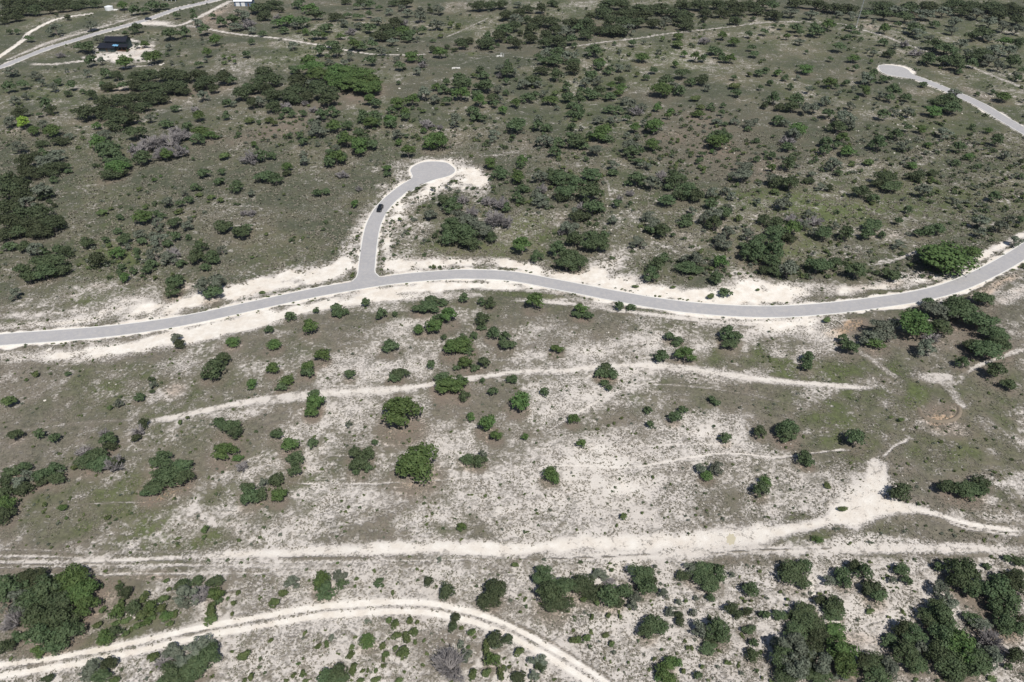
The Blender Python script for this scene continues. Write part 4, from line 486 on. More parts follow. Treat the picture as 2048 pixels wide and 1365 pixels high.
# ------------------------------------------------------------------ roads
am, n, l, b = new_mat('pale_asphalt'); geo = n.new('ShaderNodeNewGeometry')
f1 = noise(n, l, geo.outputs['Position'], .25, 4); f2 = noise(n, l, geo.outputs['Position'], 9., 2)
ua = n.new('ShaderNodeAttribute'); ua.attribute_name = 'across'
tracks_ = mth(n, l, 'MULTIPLY', mth(n, l, 'SINE', mth(n, l, 'MULTIPLY', ua.outputs['Fac'], 12.56)), .030)
c = mixc(n, l, mth(n, l, 'ADD', mth(n, l, 'MULTIPLY_ADD', f1, 1.4, -.2, True), tracks_), (.305, .298, .300), (.385, .376, .378))
f3 = noise(n, l, geo.outputs['Position'], .9, 3); c = mixc(n, l, mth(n, l, 'MULTIPLY', mth(n, l, 'MULTIPLY_ADD', f3, 3., -1.2, True), .55), c, (.47, .44, .40))
c = mixc(n, l, .25, c, mixc(n, l, f2, (.27, .265, .28), (.44, .43, .45)))
l.new(c, b.inputs['Base Color']); b.inputs['Roughness'].default_value = .9
kerbm = simple('white_concrete', (.66, .645, .61), .85, .06, 1.2)
LIFT = .12
def ribbon(name, P, offs, z, mats, closed_sides=True, w_scale=None):
    """P world path; offs: lateral offsets of the top; skirt down to the soil on both sides"""
    T = np.gradient(P, axis=0); T /= np.linalg.norm(T, axis=1)[:, None]; N = np.stack([-T[:, 1], T[:, 0]], 1)
    nV = len(offs) + 2; V = []; ac = []
    for i, p in enumerate(P):
        s = 1 if w_scale is None else w_scale[i]
        for j, o in enumerate([offs[0]] + list(offs) + [offs[-1]]):
            q = p + N[i] * o * s; zz = float(h(q[0], q[1])) + (z if 0 < j < nV - 1 else -.25)
            V.append((q[0], q[1], zz)); ac.append(o / max(abs(offs[0]), abs(offs[-1])))
    Fc = [(i * nV + j, i * nV + j + 1, (i + 1) * nV + j + 1, (i + 1) * nV + j) for i in range(len(P) - 1) for j in range(nV - 1)]
    Fc = [f[::-1] for f in Fc]
    me = mesh_np(name, V, Fc); a = me.attributes.new('across', 'FLOAT', 'POINT'); a.data.foreach_set('value', np.array(ac, np.float32))
    return me
def disc(name, c, r, z, nseg=72, rin=0):
    V = []; ac = []
    rings = [r * k / 6 for k in range(1, 7)] if rin == 0 else [rin, r]
    if rin == 0: V.append((c[0], c[1], float(h(*c)) + z)); ac.append(0)
    for rr in rings + [r]:
        for k in range(nseg):
            a = 2 * math.pi * k / nseg; x, y = c[0] + rr * math.cos(a), c[1] + rr * math.sin(a)
            V.append((x, y, float(h(x, y)) + z)); ac.append(rr / r * .4)
    bmx = bmesh.new(); vs_ = [bmx.verts.new(v) for v in V]; o = 1 if rin == 0 else 0
    for k in range(nseg):
        k2 = (k + 1) % nseg
        if rin == 0: bmx.faces.new((vs_[0], vs_[o + k], vs_[o + k2]))
        for q in range(len(rings) - 1):
            a0 = o + q * nseg; bmx.faces.new((vs_[a0 + k], vs_[a0 + nseg + k], vs_[a0 + nseg + k2], vs_[a0 + k2]))
        a0 = o + (len(rings) - 1) * nseg
        vs_[a0 + nseg + k].co.z = float(h(*V[a0 + nseg + k][:2])) - .25
    for k in range(nseg):
        k2 = (k + 1) % nseg; a0 = o + (len(rings) - 1) * nseg
        bmx.faces.new((vs_[a0 + k], vs_[a0 + nseg + k], vs_[a0 + nseg + k2], vs_[a0 + k2]))
    me = bpy.data.meshes.new(name); bmx.to_mesh(me); bmx.free()
    a = me.attributes.new('across', 'FLOAT', 'POINT'); a.data.foreach_set('value', np.array(ac, np.float32)); return me
OFF = [-RW, -RW / 2, 0, RW / 2, RW]
tag(link('main_road', ribbon('main_road', P_MAIN, OFF, LIFT, []), mats=[am]), 'pale grey paved road curving right across the hillside', kind='structure')
dj = np.linalg.norm(P_SPUR - P_SPUR[0], axis=1); flare = 1 + 2.1 * np.clip(1 - dj / 9.5, 0, 1) ** 2.2
db = np.linalg.norm(P_SPUR - cB, axis=1)
tag(link('side_road', ribbon('side_road', P_SPUR, OFF, LIFT - .006, [], w_scale=flare), mats=[am]), 'short paved side road climbing from the T junction to its turning circle', kind='structure')
OUT1 = [(806, 373.5), (811, 368.7), (820.6, 361), (825.5, 354), (823.7, 348.4), (821.4, 340.6), (828.4, 332.8), (842.5, 326.6), (859.7, 324.2), (880, 324.7), (894, 327.3), (903.4, 333.6), (908.9, 339), (909, 344.5), (903, 350), (891, 354.7), (875, 358.6), (859.7, 363.3), (844, 370), (833, 376.6), (822, 384)]
OUT2 = [(1840, 156), (1832, 152.5), (1822.6, 146.5), (1816, 140), (1803, 134.5), (1784, 131.3), (1768, 130.4), (1757, 132), (1757.7, 138.5), (1762.5, 145), (1776, 150.5), (1792, 153.7), (1809.7, 156), (1825.8, 159), (1840, 163.5)]
def pad(name, outl, z):
    P = catmull(gpath(outl), 5); c = P.mean(0); n_ = len(P); V = []; ac = []
    for f_ in (.35, .7, 1.):
        for p in P: q = c + (p - c) * f_; V.append((q[0], q[1], float(h(*q)) + z)); ac.append(f_ * .4)
    for p in P: V.append((p[0], p[1], float(h(*p)) - .25)); ac.append(.4)
    Q = [(r_ * n_ + i_, r_ * n_ + (i_ + 1) % n_, (r_ + 1) * n_ + (i_ + 1) % n_, (r_ + 1) * n_ + i_) for r_ in range(3) for i_ in range(n_)]
    bmx = bmesh.new(); vv = [bmx.verts.new(v_) for v_ in V]
    for q in Q: bmx.faces.new([vv[k_] for k_ in q[::-1]])
    bmx.faces.new(vv[:n_]); bmesh.ops.recalc_face_normals(bmx, faces=bmx.faces[:]); me = bpy.data.meshes.new(name); bmx.to_mesh(me); bmx.free()
    a = me.attributes.new('across', 'FLOAT', 'POINT'); a.data.foreach_set('value', np.array(ac, np.float32)); return me, P
pm1, PB1 = pad('turning_circle_road', OUT1, LIFT + .005); pm2, PB2 = pad('far_turning_circle_road', OUT2, LIFT + .005)
def inpoly(P):
    def f(q):
        x, y = q; X, Y = P[:, 0], P[:, 1]; X2, Y2 = np.roll(X, -1), np.roll(Y, -1)
        cr = ((Y > y) != (Y2 > y)) & (x < (X2 - X) * (y - Y) / (Y2 - Y + 1e-12) + X); return cr.sum() % 2 == 1
    return f
tag(link('turning_circle_road', pm1, mats=[am]), 'round paved turning circle at the end of the side road', kind='structure')
tag(link('far_road', ribbon('far_road', P_FAR, OFF, LIFT, []), mats=[am]), 'narrow paved road running down to the photo edge from the far turning circle', kind='structure')
tag(link('far_turning_circle_road', pm2, mats=[am]), 'paved turning circle at the end of the far road', kind='structure')
tag(link('valley_road', ribbon('valley_road', P_TOP, OFF, LIFT, []), mats=[am]), 'paved road passing the black-roofed house in the far corner', kind='structure')
def kerb(name, P, side, wsc=None, cut=None, w=.36, hw=RW, label=None):
    """flush concrete kerb strips along one side, left out where CUT says so"""
    T = np.gradient(P, axis=0); T /= np.linalg.norm(T, axis=1)[:, None]; N = np.stack([-T[:, 1], T[:, 0]], 1)
    run = []; runs = []
    for i, p in enumerate(P):
        s = hw * (1 if wsc is None else wsc[i]); a = p + N[i] * side * (s + .01); bq = p + N[i] * side * (s + w)
        if cut is not None and (cut(a) or cut(bq)):
            if len(run) > 1: runs.append(run)
            run = []; continue
        run.append((a, bq))
    if len(run) > 1: runs.append(run)
    V = []; Fc = []
    for run in runs:
        o = len(V)
        for a, bq in run:
            za, zb = float(h(*a)), float(h(*bq))
            V += [(a[0], a[1], za), (a[0], a[1], za + LIFT + .05), (bq[0], bq[1], zb + LIFT + .05), (bq[0], bq[1], zb - .25)]
        for i in range(len(run) - 1):
            for j in range(3):
                Fc.append((o + i * 4 + j, o + i * 4 + j + 1, o + i * 4 + 5 + j, o + i * 4 + 4 + j))
    if Fc:
        o = link('kerb', mesh_np('kerb', V, Fc), mats=[kerbm]); tag(o, label, kind='structure')
def near_path(P, r, skip=None):
    return lambda q: np.min(np.linalg.norm(P - q, axis=1)) < r
dense = lambda P: catmull(P, 6)
PMd, PSd, PFd = dense(P_MAIN), dense(P_SPUR), dense(P_FAR)
fl2 = 1 + 2.1 * np.clip(1 - np.linalg.norm(PSd - PSd[0], axis=1) / 9.5, 0, 1) ** 2.2
inB, inF = inpoly(PB1), inpoly(PB2)
cutm = lambda q: np.linalg.norm(q - P_SPUR[0]) < 9.4 and q[1] > P_SPUR[0][1] - .5
mouth = lambda q: cutm(q) 
onmain = near_path(PMd, RW + .05)
kerb('kerb', PMd, 1, cut=cutm, label='white concrete kerb on the uphill side of the main road')
kerb('kerb', PMd, -1, label='white concrete kerb on the downhill side of the main road')
kerb('kerb', PSd, 1, fl2, cut=lambda q: inB(q) or onmain(q), label='white kerb on the outer side of the side road')
kerb('kerb', PSd, -1, fl2, cut=lambda q: inB(q) or onmain(q), label='white kerb on the inner side of the side road')
kerb('kerb', PFd, 1, cut=inF, label='white kerb on the uphill side of the far road')
kerb('kerb', PFd, -1, cut=inF, label='white kerb on the downhill side of the far road')
PTd = dense(P_TOP)
kerb('kerb', PTd, -1, label='white kerb strip along the valley road on the house side')
for P_, R_, lb in ((PB1, PSd, 'white kerb running round the small turning circle'), (PB2, PFd, 'white kerb running round the far turning circle')):
    kerb('kerb', P_, 1, cut=near_path(R_, RW + .12), hw=0.0, label=lb); 

# low bank of the round earthen ring
erp = catmull(gpath([(1838, 815), (1841, 826), (1848, 834), (1860, 840), (1880, 843.5), (1900, 841), (1914, 834), (1919, 825), (1917, 815), (1908, 807)]), 5)
tt = np.gradient(erp, axis=0); tt /= np.linalg.norm(tt, axis=1)[:, None]; nn_ = np.stack([-tt[:, 1], tt[:, 0]], 1); V_ = []; q_ = []
for i, p in enumerate(erp):
    e_ = min(1, i / 5, (len(erp) - 1 - i) / 5)
    for o_, z_ in ((-.75, -.1), (-.3, .30), (0, .42), (.3, .30), (.65, -.1)):
        w_o = p + nn_[i] * o_; V_.append((w_o[0], w_o[1], float(h(*w_o)) + (z_ * e_ if z_ > 0 else z_)))
Q_ = [(i * 5 + j, (i + 1) * 5 + j, (i + 1) * 5 + j + 1, i * 5 + j + 1) for i in range(len(erp) - 1) for j in range(4)]
tag(link('earth_bank', mesh_np('earth_bank', V_, Q_, True), mats=[simple('trodden_brown_earth', (.20, .165, .125), .95, .3, 2.)]), 'low curved brown earth bank of the old stock ring', kind='structure')
# puddle in the white track
pc = ground(1462, 1079); me = bpy.data.meshes.new('puddle'); bmx = bmesh.new(); vs_ = []
for k in range(20):
    a = k * math.pi / 10; rr = 1 + .18 * math.sin(2.3 * k); x = pc[0] + rr * (1.35 * math.cos(a) * .75 + 1.35 * math.sin(a) * .3); y = pc[1] + rr * 1.5 * math.sin(a)
    vs_.append(bmx.verts.new((x, y, float(h(x, y)) + .02)))
bmx.faces.new(vs_); bmx.to_mesh(me); bmx.free()
pm = simple('muddy_water', (.50, .45, .33), .3, .05, 1., 0, .5)
tag(link('puddle', me, mats=[pm]), 'small tan puddle in the middle of the wide white track', kind='structure')

# ------------------------------------------------------------------ tree building
def quads_cloud(C, N, size, rg, squash=.75):
    """leaf-clump quads: centres C, facing N, per-quad size"""
    k = len(C); N = N + rg.normal(0, .45, (k, 3)); N /= np.linalg.norm(N, axis=1)[:, None]
    A = np.cross(N, rg.normal(0, 1, (k, 3))); A /= np.linalg.norm(A, axis=1)[:, None] + 1e-9; B = np.cross(N, A)
    s = (size * rg.uniform(.6, 1.35, k))[:, None]; A = A * s * .5; B = B * s * .5 * squash
    bend = N * s * .16
    V = np.stack([C - A - B * .6, C + A * .35 - B - bend, C + A + B * .7, C - A * .4 + B - bend], 1).reshape(-1, 3)
    return V, np.arange(4 * k).reshape(k, 4)
def crown_points(kind, nq, rg):
    """unit crown: width 1 (x, y in +-.5), height 0..1 of the tree"""
    cs = []; 
    if kind in 'Ool':   nl, r0, r1, z0, z1, flat = 19, .13, .24, .26, .80, .85
    elif kind == 'g': nl, r0, r1, z0, z1, flat = 17, .09, .20, .24, .84, .85
    elif kind == 'd': nl, r0, r1, z0, z1, flat = 15, .16, .27, .18, .74, 1.
    else:            nl, r0, r1, z0, z1, flat = 7, .18, .30, .20, .62, .9
    for i in range(nl):
        a = rg.uniform(0, 2 * math.pi); rad = .40 * math.sqrt(rg.uniform(0, 1)) if i > 2 else .06
        if kind == 'b': rad *= .75
        r = rg.uniform(r0, r1); top = z1 - (rad / .5) ** 2 * (z1 - z0) * .85
        x, y = rad * math.cos(a), rad * math.sin(a) * (.94)
        lim = .5 - r * .8; q = math.hypot(x, y)
        if q > lim: x, y = x * lim / q, y * lim / q
        cs.append((x, y, rg.uniform(z0 + (top - z0) * (.15 if i % 3 else .6), top), r))
    P = []; N = []; w = np.array([c[3] ** 2 for c in cs]); w /= w.sum()
    for c, k in zip(cs, rg.multinomial(nq, w)):
        d = rg.normal(0, 1, (k, 3)); d[:, 2] = np.where(d[:, 2] < -.3, -d[:, 2] * .6, d[:, 2]); d /= np.linalg.norm(d, axis=1)[:, None]
        rr = c[3] * rg.uniform(.62, 1.08, k)[:, None]
        P.append(np.array(c[:3]) + d * rr * np.array([1, 1, flat])); N.append(d)
    P = np.concatenate(P); N = np.concatenate(N); P[:, 2] = np.clip(P[:, 2], .08, 1.0)
    return P, N, cs
def limb_tube(V, Fc, a, b, ra, rb, ns=5):
    a = np.array(a, float); b = np.array(b, float); d = b - a; d /= np.linalg.norm(d) + 1e-9
    e = np.cross(d, [0.3, .9, .1]); e /= np.linalg.norm(e) + 1e-9; f = np.cross(d, e); o = len(V)
    for p, r in ((a, ra), (b, rb)):
        for k in range(ns):
            t = 2 * math.pi * k / ns; V.append(tuple(p + r * (e * math.cos(t) + f * math.sin(t))))
    for k in range(ns):
        k2 = (k + 1) % ns; Fc.append((o + k, o + k2, o + ns + k2, o + ns + k))
def trunk_mesh(kind, cs, rg):
    V = []; Fc = []
    th = {'O': .20, 'o': .20, 'g': .20, 'd': .14, 'b': .10, 'l': .26}[kind]; tr = {'O': .032, 'o': .030, 'g': .028, 'd': .030, 'b': .02, 'l': .03}[kind]
    lean = rg.uniform(-.03, .03, 2); top = np.array([lean[0], lean[1], th])
    limb_tube(V, Fc, (0, 0, -.08), (lean[0] * .4, lean[1] * .4, th * .5), tr * 1.35, tr, 6); limb_tube(V, Fc, (lean[0] * .4, lean[1] * .4, th * .5), top, tr, tr * .85, 6)
    for c in cs[: (9 if kind != 'b' else 4)]:
        mid = top * .5 + np.array([c[0], c[1], c[2] * .9]) * .5 + np.array([0, 0, -.02])
        limb_tube(V, Fc, top, mid, tr * .6, tr * .38, 4); limb_tube(V, Fc, mid, (c[0], c[1], c[2] + c[3] * .3), tr * .38, tr * .14, 4)
    return V, Fc
def dead_mesh(rg, n1=9, n2=7, n3=5, thick=1.0):
    V = []; Fc = []
    limb_tube(V, Fc, (0, 0, -.05), (0, 0, .12), .035, .03, 5)
    for i in range(n1):
        a = rg.uniform(0, 6.28); el = rg.uniform(.25, 1.2); L = rg.uniform(.20, .34); st = np.array([0, 0, .08])
        e1 = st + L * np.array([math.cos(a) * math.cos(el), math.sin(a) * math.cos(el), math.sin(el)]); limb_tube(V, Fc, st, e1, .016 * thick, .010 * thick, 4)
        for j in range(n2):
            a2 = a + rg.normal(0, .7); el2 = el * .6 + rg.uniform(-.2, .6); s = st + (e1 - st) * rg.uniform(.45, 1.); L2 = rg.uniform(.10, .24)
            e2 = s + L2 * np.array([math.cos(a2) * math.cos(el2), math.sin(a2) * math.cos(el2), math.sin(el2)]); limb_tube(V, Fc, s, e2, .008 * thick, .005 * thick, 3)
            for k in range(n3):
                a3 = a2 + rg.normal(0, .8); el3 = el2 + rg.uniform(-.5, .6); s3 = s + (e2 - s) * rg.uniform(.3, 1.); L3 = rg.uniform(.05, .13)
                e3 = s3 + L3 * np.array([math.cos(a3) * math.cos(el3), math.sin(a3) * math.cos(el3), math.sin(el3)]); limb_tube(V, Fc, s3, e3, .005 * thick, .0025 * thick, 3)
    return V, Fc
NV = 7; LIB = {}; LOWC = {}
for kind in 'Oodgbl':
    for lod, (nq, ls) in {'near': (2100, .062), 'mid': (950, .088), 'far': (300, .15)}.items():
        if kind == 'b': nq = int(nq * .45); ls *= 1.5
        if kind == 'g': nq = int(nq * .78)
        if kind == 'd': nq = int(nq * 1.1)
        for v in range(NV if kind != 'l' else 1):
            rg = np.random.default_rng(hash((ord(kind), v)) % 9999 + 3)
            P, N, cs = crown_points(kind, nq, rg); Vq, Fq_ = quads_cloud(P, N, ls, rg)
            tv, tf = trunk_mesh(kind, cs, rg); tv = np.array(tv)
            if lod == 'far':
                LOWC[kind, v] = (Vq, Fq_)
                allv = np.concatenate([Vq, tv]); allf = np.concatenate([Fq_, np.array(tf) + len(Vq)])
                me = mesh_np('tree_far', allv, allf, False, np.r_[np.zeros(len(Fq_)), np.ones(len(tf))]); me.materials.append(M[kind]); me.materials.append(M['bark'])
                LIB[kind, lod, v] = me
            else:
                mc = mesh_np('crown', Vq, Fq_); mc.materials.append(M[kind]); mt = mesh_np('trunk', tv, tf); mt.materials.append(M['bark'])
                LIB[kind, lod, v] = (mc, mt)
for v in range(4):
    rg = np.random.default_rng(50 + v)
    a = dead_mesh(rg, 17, 9, 7, 1.35); me = mesh_np('branches', *a); me.materials.append(M['dead']); LIB['x', 'near', v] = me
    a = dead_mesh(rg, 15, 8, 5, 2.6); me = mesh_np('branches', *a); me.materials.append(M['dead']); LIB['x', 'far', v] = me


pref = [t for t in pref if min(np.min(np.hypot(PMd[:, 0] - t['x'], PMd[:, 1] - t['y'])), np.min(np.hypot(PSd[:, 0] - t['x'], PSd[:, 1] - t['y']))) > RW + .4]
LM = [((760, 418), 'the black car'), ((865, 343), 'the small turning circle'), ((735, 565), 'the T junction'), ((232, 97), 'the black-roofed house'), ((487, 10), 'the blue shed'),
 ((1712, 54), 'the tall mast'), ((1793, 141), 'the far turning circle'), ((1878, 825), 'the earthen ring'), ((834, 921), 'the big round oak'), ((805, 818), 'the wide lobed oak'),
 ((1462, 1079), 'the tan puddle'), ((1896, 518), 'the giant roadside oak'), ((872, 280), 'the cushion-shaped oak'), ((708, 158), 'the bright green grove'), ((330, 280), 'the leafless thicket'),
 ((290, 180), 'the dark juniper belt'), ((60, 420), 'the dark corner thicket'), ((990, 430), 'the grey dead brush'), ((335, 948), 'the lone three-lobed oak'), ((897, 1318), 'the big dead tree'),
 ((1170, 1190), 'the long hedge thicket'), ((1690, 1310), 'the dense lower thicket'), ((43, 242), 'the lime-green tree'), ((1212, 745), 'the track-side oak'), ((1039, 801), 'the upright bright oak'),
 ((1866, 240), 'the umbrella oak'), ((940, 120), 'the curved embankment'), ((797, 68), 'the white trailer'), ((220, 16), 'the white tank'), ((1668, 650), 'the orange dirt patch'),
 ((1765, 1020), 'the white track fork'), ((985, 1185), 'the squat diamond juniper'), ((645, 1170), 'the twin yellow-green oaks'), ((98, 1170), 'the large lower grove'), ((370, 1320), 'the round mottled grove'),
 ((1835, 990), 'no'), ((1100, 948), 'the twin-crowned oak'), ((1540, 978), 'the pale-edged oak'), ((590, 955), 'the drooping oak pair'), ((1330, 175), 'the dense heart-shaped oak'),
 ((1205, 265), 'the yellow-green oak'), ((1440, 275), 'the spreading clearing oak'), ((1310, 65), 'the far juniper wood'), ((1560, 450), 'the tall oak group'), ((1130, 380), 'the streaked thicket'),
 ((450, 180), 'the gravel bank'), ((360, 500), 'the slim row of oaks'), ((1840, 640), 'the domed oak'), ((215, 930), 'the storm-broken oak'), ((280, 433), 'the flat round bush'), ((1890, 760), 'the pale bare fork'),
 ((355, 780), 'the pink bare spot'), ((900, 765), 'the oaks over the track'), ((1300, 1260), 'the solitary low juniper'), ((1960, 1290), 'the corner juniper mass'), ((650, 200), 'the brown dry swale'),
 ((1400, 115), 'the upper dirt track'), ((80, 60), 'the dark corner wood'), ((1180, 300), 'the round meadow oak'), ((1700, 370), 'the leaning field oaks')]
LM = [a for a in LM if a[1] != 'no']
EDGE = [((0, -1), 'the upper edge'), ((0, 1), 'the lower edge'), ((-1, 0), 'the edge nearest the house'), ((1, 0), 'the edge by the giant oak')]
EDGE = [((0, -1), 'the top edge'), ((0, 1), 'the bottom edge'), ((-1, 0), 'the left edge'), ((1, 0), 'the right edge')]
ORD = 'first second third fourth fifth sixth seventh eighth ninth tenth eleventh twelfth thirteenth fourteenth fifteenth sixteenth seventeenth eighteenth nineteenth twentieth'.split()
HEROES = [((834, 921), 'O', 'big round bright green oak on brown leaf litter, roundest in the pale field'), ((805, 818), 'O', 'wide lobed bright green oak on brown litter just under the dirt track'),
 ((1039, 801), 'O', 'upright oval bright green oak beside a smaller one just under the dirt track'), ((1896, 518), 'O', 'giant spreading oak against the caliche shoulder where the main road bends'),
 ((872, 277), 'O', 'cushion-shaped bright oak standing alone beyond the small turning circle'), ((43, 242), 'l', 'lime-green tree, the only yellow one among dull scrub'),
 ((897, 1321), 'x', 'big leafless grey tree with a fan of bare branches below the rutted track'), ((280, 433), 'O', 'flat round dense green bush-like oak alone on grey grass'),
 ((1831, 985), 'O', 'domed dense green oak at the front of the grove below the road bend'), ((280, 433), 'O', ''), ((1830, 980), 'O', '')]
HEROES = [q for q in HEROES if q[2]]
KW = {'O': 'bright green oak', 'o': 'dull green oak', 'd': 'dark juniper', 'g': 'grey-green thin tree', 'b': 'low green shrub', 'x': 'leafless grey tree', 'l': 'lime tree'}
NAME = {'O': 'live_oak_tree', 'o': 'scrub_oak_tree', 'd': 'juniper_tree', 'g': 'thin_crowned_tree', 'b': 'low_shrub', 'x': 'dead_tree', 'l': 'lime_green_tree'}
CAT = {'O': 'oak', 'o': 'scrub oak', 'd': 'juniper', 'g': 'thin tree', 'b': 'shrub', 'x': 'dead tree', 'l': 'tree'}
GRP = {'O': 'bright green oaks scattered over the hillside', 'o': 'dull green oaks scattered over the hillside', 'd': 'dark junipers in belts and thickets', 'g': 'grey-green thin-crowned trees in the scrub', 'b': 'low green shrubs between the trees', 'x': 'leafless grey trees and brush', 'l': None}
lm_xy = np.array([a[0] for a in LM], float)
def describe(ts):
    for t in ts: t['label'] = None
    for (hx, hy), k, lb in HEROES:
        c = [t for t in ts if t['k'] == k and t['label'] is None]
        if c:
            t = min(c, key=lambda t: (t['u'] - hx) ** 2 + (t['v'] - hy) ** 2)
            if math.hypot(t['u'] - hx, t['v'] - hy) < 30: t['label'] = lb
    rest = [t for t in ts if not t['label']]
    cl = {}
    for t in rest:
        d = np.hypot(lm_xy[:, 0] - t['u'], (lm_xy[:, 1] - t['v']) * 1.35); A = int(np.argmin(d)); t['dA'] = float(d[A])
        vec = np.array([t['u'], t['v']]) - lm_xy[A]; nv = np.linalg.norm(vec) + 1e-6; dirs = []
        for B in np.argsort(np.linalg.norm(lm_xy - lm_xy[A], axis=1))[1:9]:
            w = lm_xy[B] - lm_xy[A]; dirs.append((float(vec @ w) / nv / np.linalg.norm(w), LM[B][1]))
        best = max(dirs)
        if best[0] < .80:
            for ed, nm in EDGE: dirs.append((float(vec @ np.array(ed)) / nv - .02, nm))
            best = max(dirs)
        t['key'] = (t['k'], LM[A][1], best[1]); cl.setdefault(t['key'], []).append(t)
    med = {k: sorted(t['W'] for t in ts if t['k'] == k) for k in set(t['k'] for t in ts)}
    for key, g in cl.items():
        g.sort(key=lambda t: t['dA'])
        for i, t in enumerate(g):
            q = med[t['k']]; r = q.index(t['W']) / max(1, len(q)); size = 'small' if r < .34 else ('medium' if r < .72 else 'broad')
            lb = '%s %s, %s such one from %s towards %s' % (size, KW[t['k']], ORD[min(i, 19)], key[1], key[2])
            if len(g) == 1: lb = '%s %s, the only such one from %s towards %s' % (size, KW[t['k']], key[1], key[2])
            for a_, b_ in ((' such one', ' one'), ('green ', ''), ('the only', 'only one'), (' grey tree', ' tree'), ('from the', 'from'), ('towards the', 'towards')):
                if len(lb.split()) > 16: lb = lb.replace(a_, b_, 1)
            t['label'] = lb
cap = {'O': 300, 'o': 300, 'd': 300, 'g': 300, 'b': 300, 'x': 300, 'l': 9}
indiv = []; merged = []
for k in cap:
    g = sorted([t for t in pref if t['k'] == k], key=lambda t: -t['w'] * t['h']); indiv += g[:cap[k]]; merged += g[cap[k]:]
describe(indiv)
seen = {}
for t in indiv: seen.setdefault(t['label'], []).append(t)
dupes = [k for k, v in seen.items() if len(v) > 1]
print('individual trees', len(indiv), 'merged', len(merged), 'duplicate labels', len(dupes), dupes[:3])
for j, t in enumerate(sorted(indiv, key=lambda t: t['i'])):
    k = t['k']; lod = 'near' if t['w'] > 44 else ('mid' if t['w'] > 19 else 'far'); rg = random.Random(t['i'] * 7 + 1)
    v = 0 if k == 'l' else rg.randrange(NV)
    rz = rg.choice((0, math.pi)) + rg.uniform(-.3, .3); z = float(h(t['x'], t['y'])); scl = (t['W'] * 1.06, t['D'] * 1.06, t['H'])
    if k == 'x':
        me = LIB['x', 'near' if t['w'] > 44 else 'far', rg.randrange(4)]; o = bpy.data.objects.new(NAME[k], me); COL.objects.link(o); scl = (t['W'] * 1.15, t['D'] * 1.15, t['H'] * 1.35)
    elif lod == 'far' or (k == 'b' and t['w'] < 20):
        o = bpy.data.objects.new(NAME[k], LIB[k, 'far', v]); COL.objects.link(o)
    else:
        o = bpy.data.objects.new(NAME[k], None); COL.objects.link(o); o.empty_display_size = .2
        for nm, me in zip(('crown', 'trunk'), LIB[k, lod, v]):
            c = bpy.data.objects.new(nm, me); COL.objects.link(c); c.parent = o
    o.location = (t['x'], t['y'], z - .04); o.rotation_euler = (0, 0, rz); o.scale = scl
    tag(o, t['label'], CAT[k], GRP[k])

def merge_clouds(name, items, label):
    """items: (kind, x, y, W, D, H, keep fraction)"""
    Vs = []; n0 = 0; kinds = []; 
    for j, (k, x, y, Wd, Dp, Ht, keep) in enumerate(items):
        Vq, Fq_ = LOWC[k, j % NV]; nq = len(Fq_)
        V = Vq.reshape(nq, 4, 3)
        if keep < 1: V = V[:: max(1, int(round(1 / keep)))]
        a = rng.uniform(0, 6.28); ca_, sa_ = math.cos(a), math.sin(a); V = V.copy(); g_ = 1.0 if keep >= 1 else keep ** -.38
        if g_ != 1: c = V.mean(1, keepdims=True); V = c + (V - c) * g_
        X = V[..., 0] * ca_ - V[..., 1] * sa_; Y = V[..., 0] * sa_ + V[..., 1] * ca_
        V[..., 0] = X * Wd + x; V[..., 1] = Y * Dp + y; V[..., 2] = V[..., 2] * Ht + float(h(x, y)) - .03
        Vs.append(V.reshape(-1, 3)); kinds.append(np.full(len(V), 'odgb'.index(k if k in 'odgb' else 'o')))
    V = np.concatenate(Vs); me = mesh_np(name, V, np.arange(len(V)).reshape(-1, 4), False, np.concatenate(kinds))
    for k in 'odgb': me.materials.append(M[k])
    tag(link(name, me), label, kind='stuff')
if merged:
    merge_clouds('oak_scrub_woods', [(t['k'], t['x'], t['y'], t['W'] * 1.08, t['D'] * 1.08, t['H'] * 1.02, 1.) for t in merged], 'small dull green oak scrub spread through the distant woods')
# woods outside the picture
items = []
for i in range(5200):
    y = rng.uniform(-150, 1500); x = rng.uniform(-1300, 1300); u, v, dp = project(x, y, 0.)
    if dp > 5 and -30 < u < 2078 and -6 < v < 1400: continue
    if fbm(np.array([x]), np.array([y]), 70., 3)[0] < .50 + (.0 if y > 560 else .06): continue
    if min(np.min(np.hypot(P_[:, 0] - x, P_[:, 1] - y)) for P_ in (P_MAIN, P_FAR, P_TOP)) < 9: continue
    Wd = rng.uniform(3.5, 8.); items.append((str(rng.choice(list('oddg'))), x, y, Wd, Wd, Wd * .72, .34))
merge_clouds('far_woods', items, 'juniper and oak woods going on beyond the view')
# low scrub among the trees
items = []; tries = 0
road_all = np.concatenate([PMd, PSd, PFd, PTd, RUT])
while len(items) < 6800 and tries < 70000:
    tries += 1; u = rng.uniform(-20, 2068); v = rng.uniform(4, 1370) ** 1.0
    if v > 560 and rng.random() < .80: continue
    dens = float(fbm(np.array([u]), np.array([v * 2.2]), 150., 5)[0]); 
    if v < 560 and rng.random() > np.clip((dens - .42) * 5.0 + .12, .04, 1): continue
    if u < 700 and 300 < v < 560 and rng.random() < .55: continue
    x, y = ground(u, v)
    if float(field(bare, x, y)) > .3 or np.min(np.hypot(road_all[:, 0] - x, road_all[:, 1] - y)) < 4.2: continue
    s = rng.uniform(.35, 1.0) ** 1.6 * (2.5 if v < 560 else 1.1); s *= 1.25 if (v < 430 and u > 800) else 1.; k = str(rng.choice(list('bogo' if v < 560 else 'bbog')))
    items.append((k, x, y, s, s * rng.uniform(.8, 1.2), s * rng.uniform(.5, .75), .13))
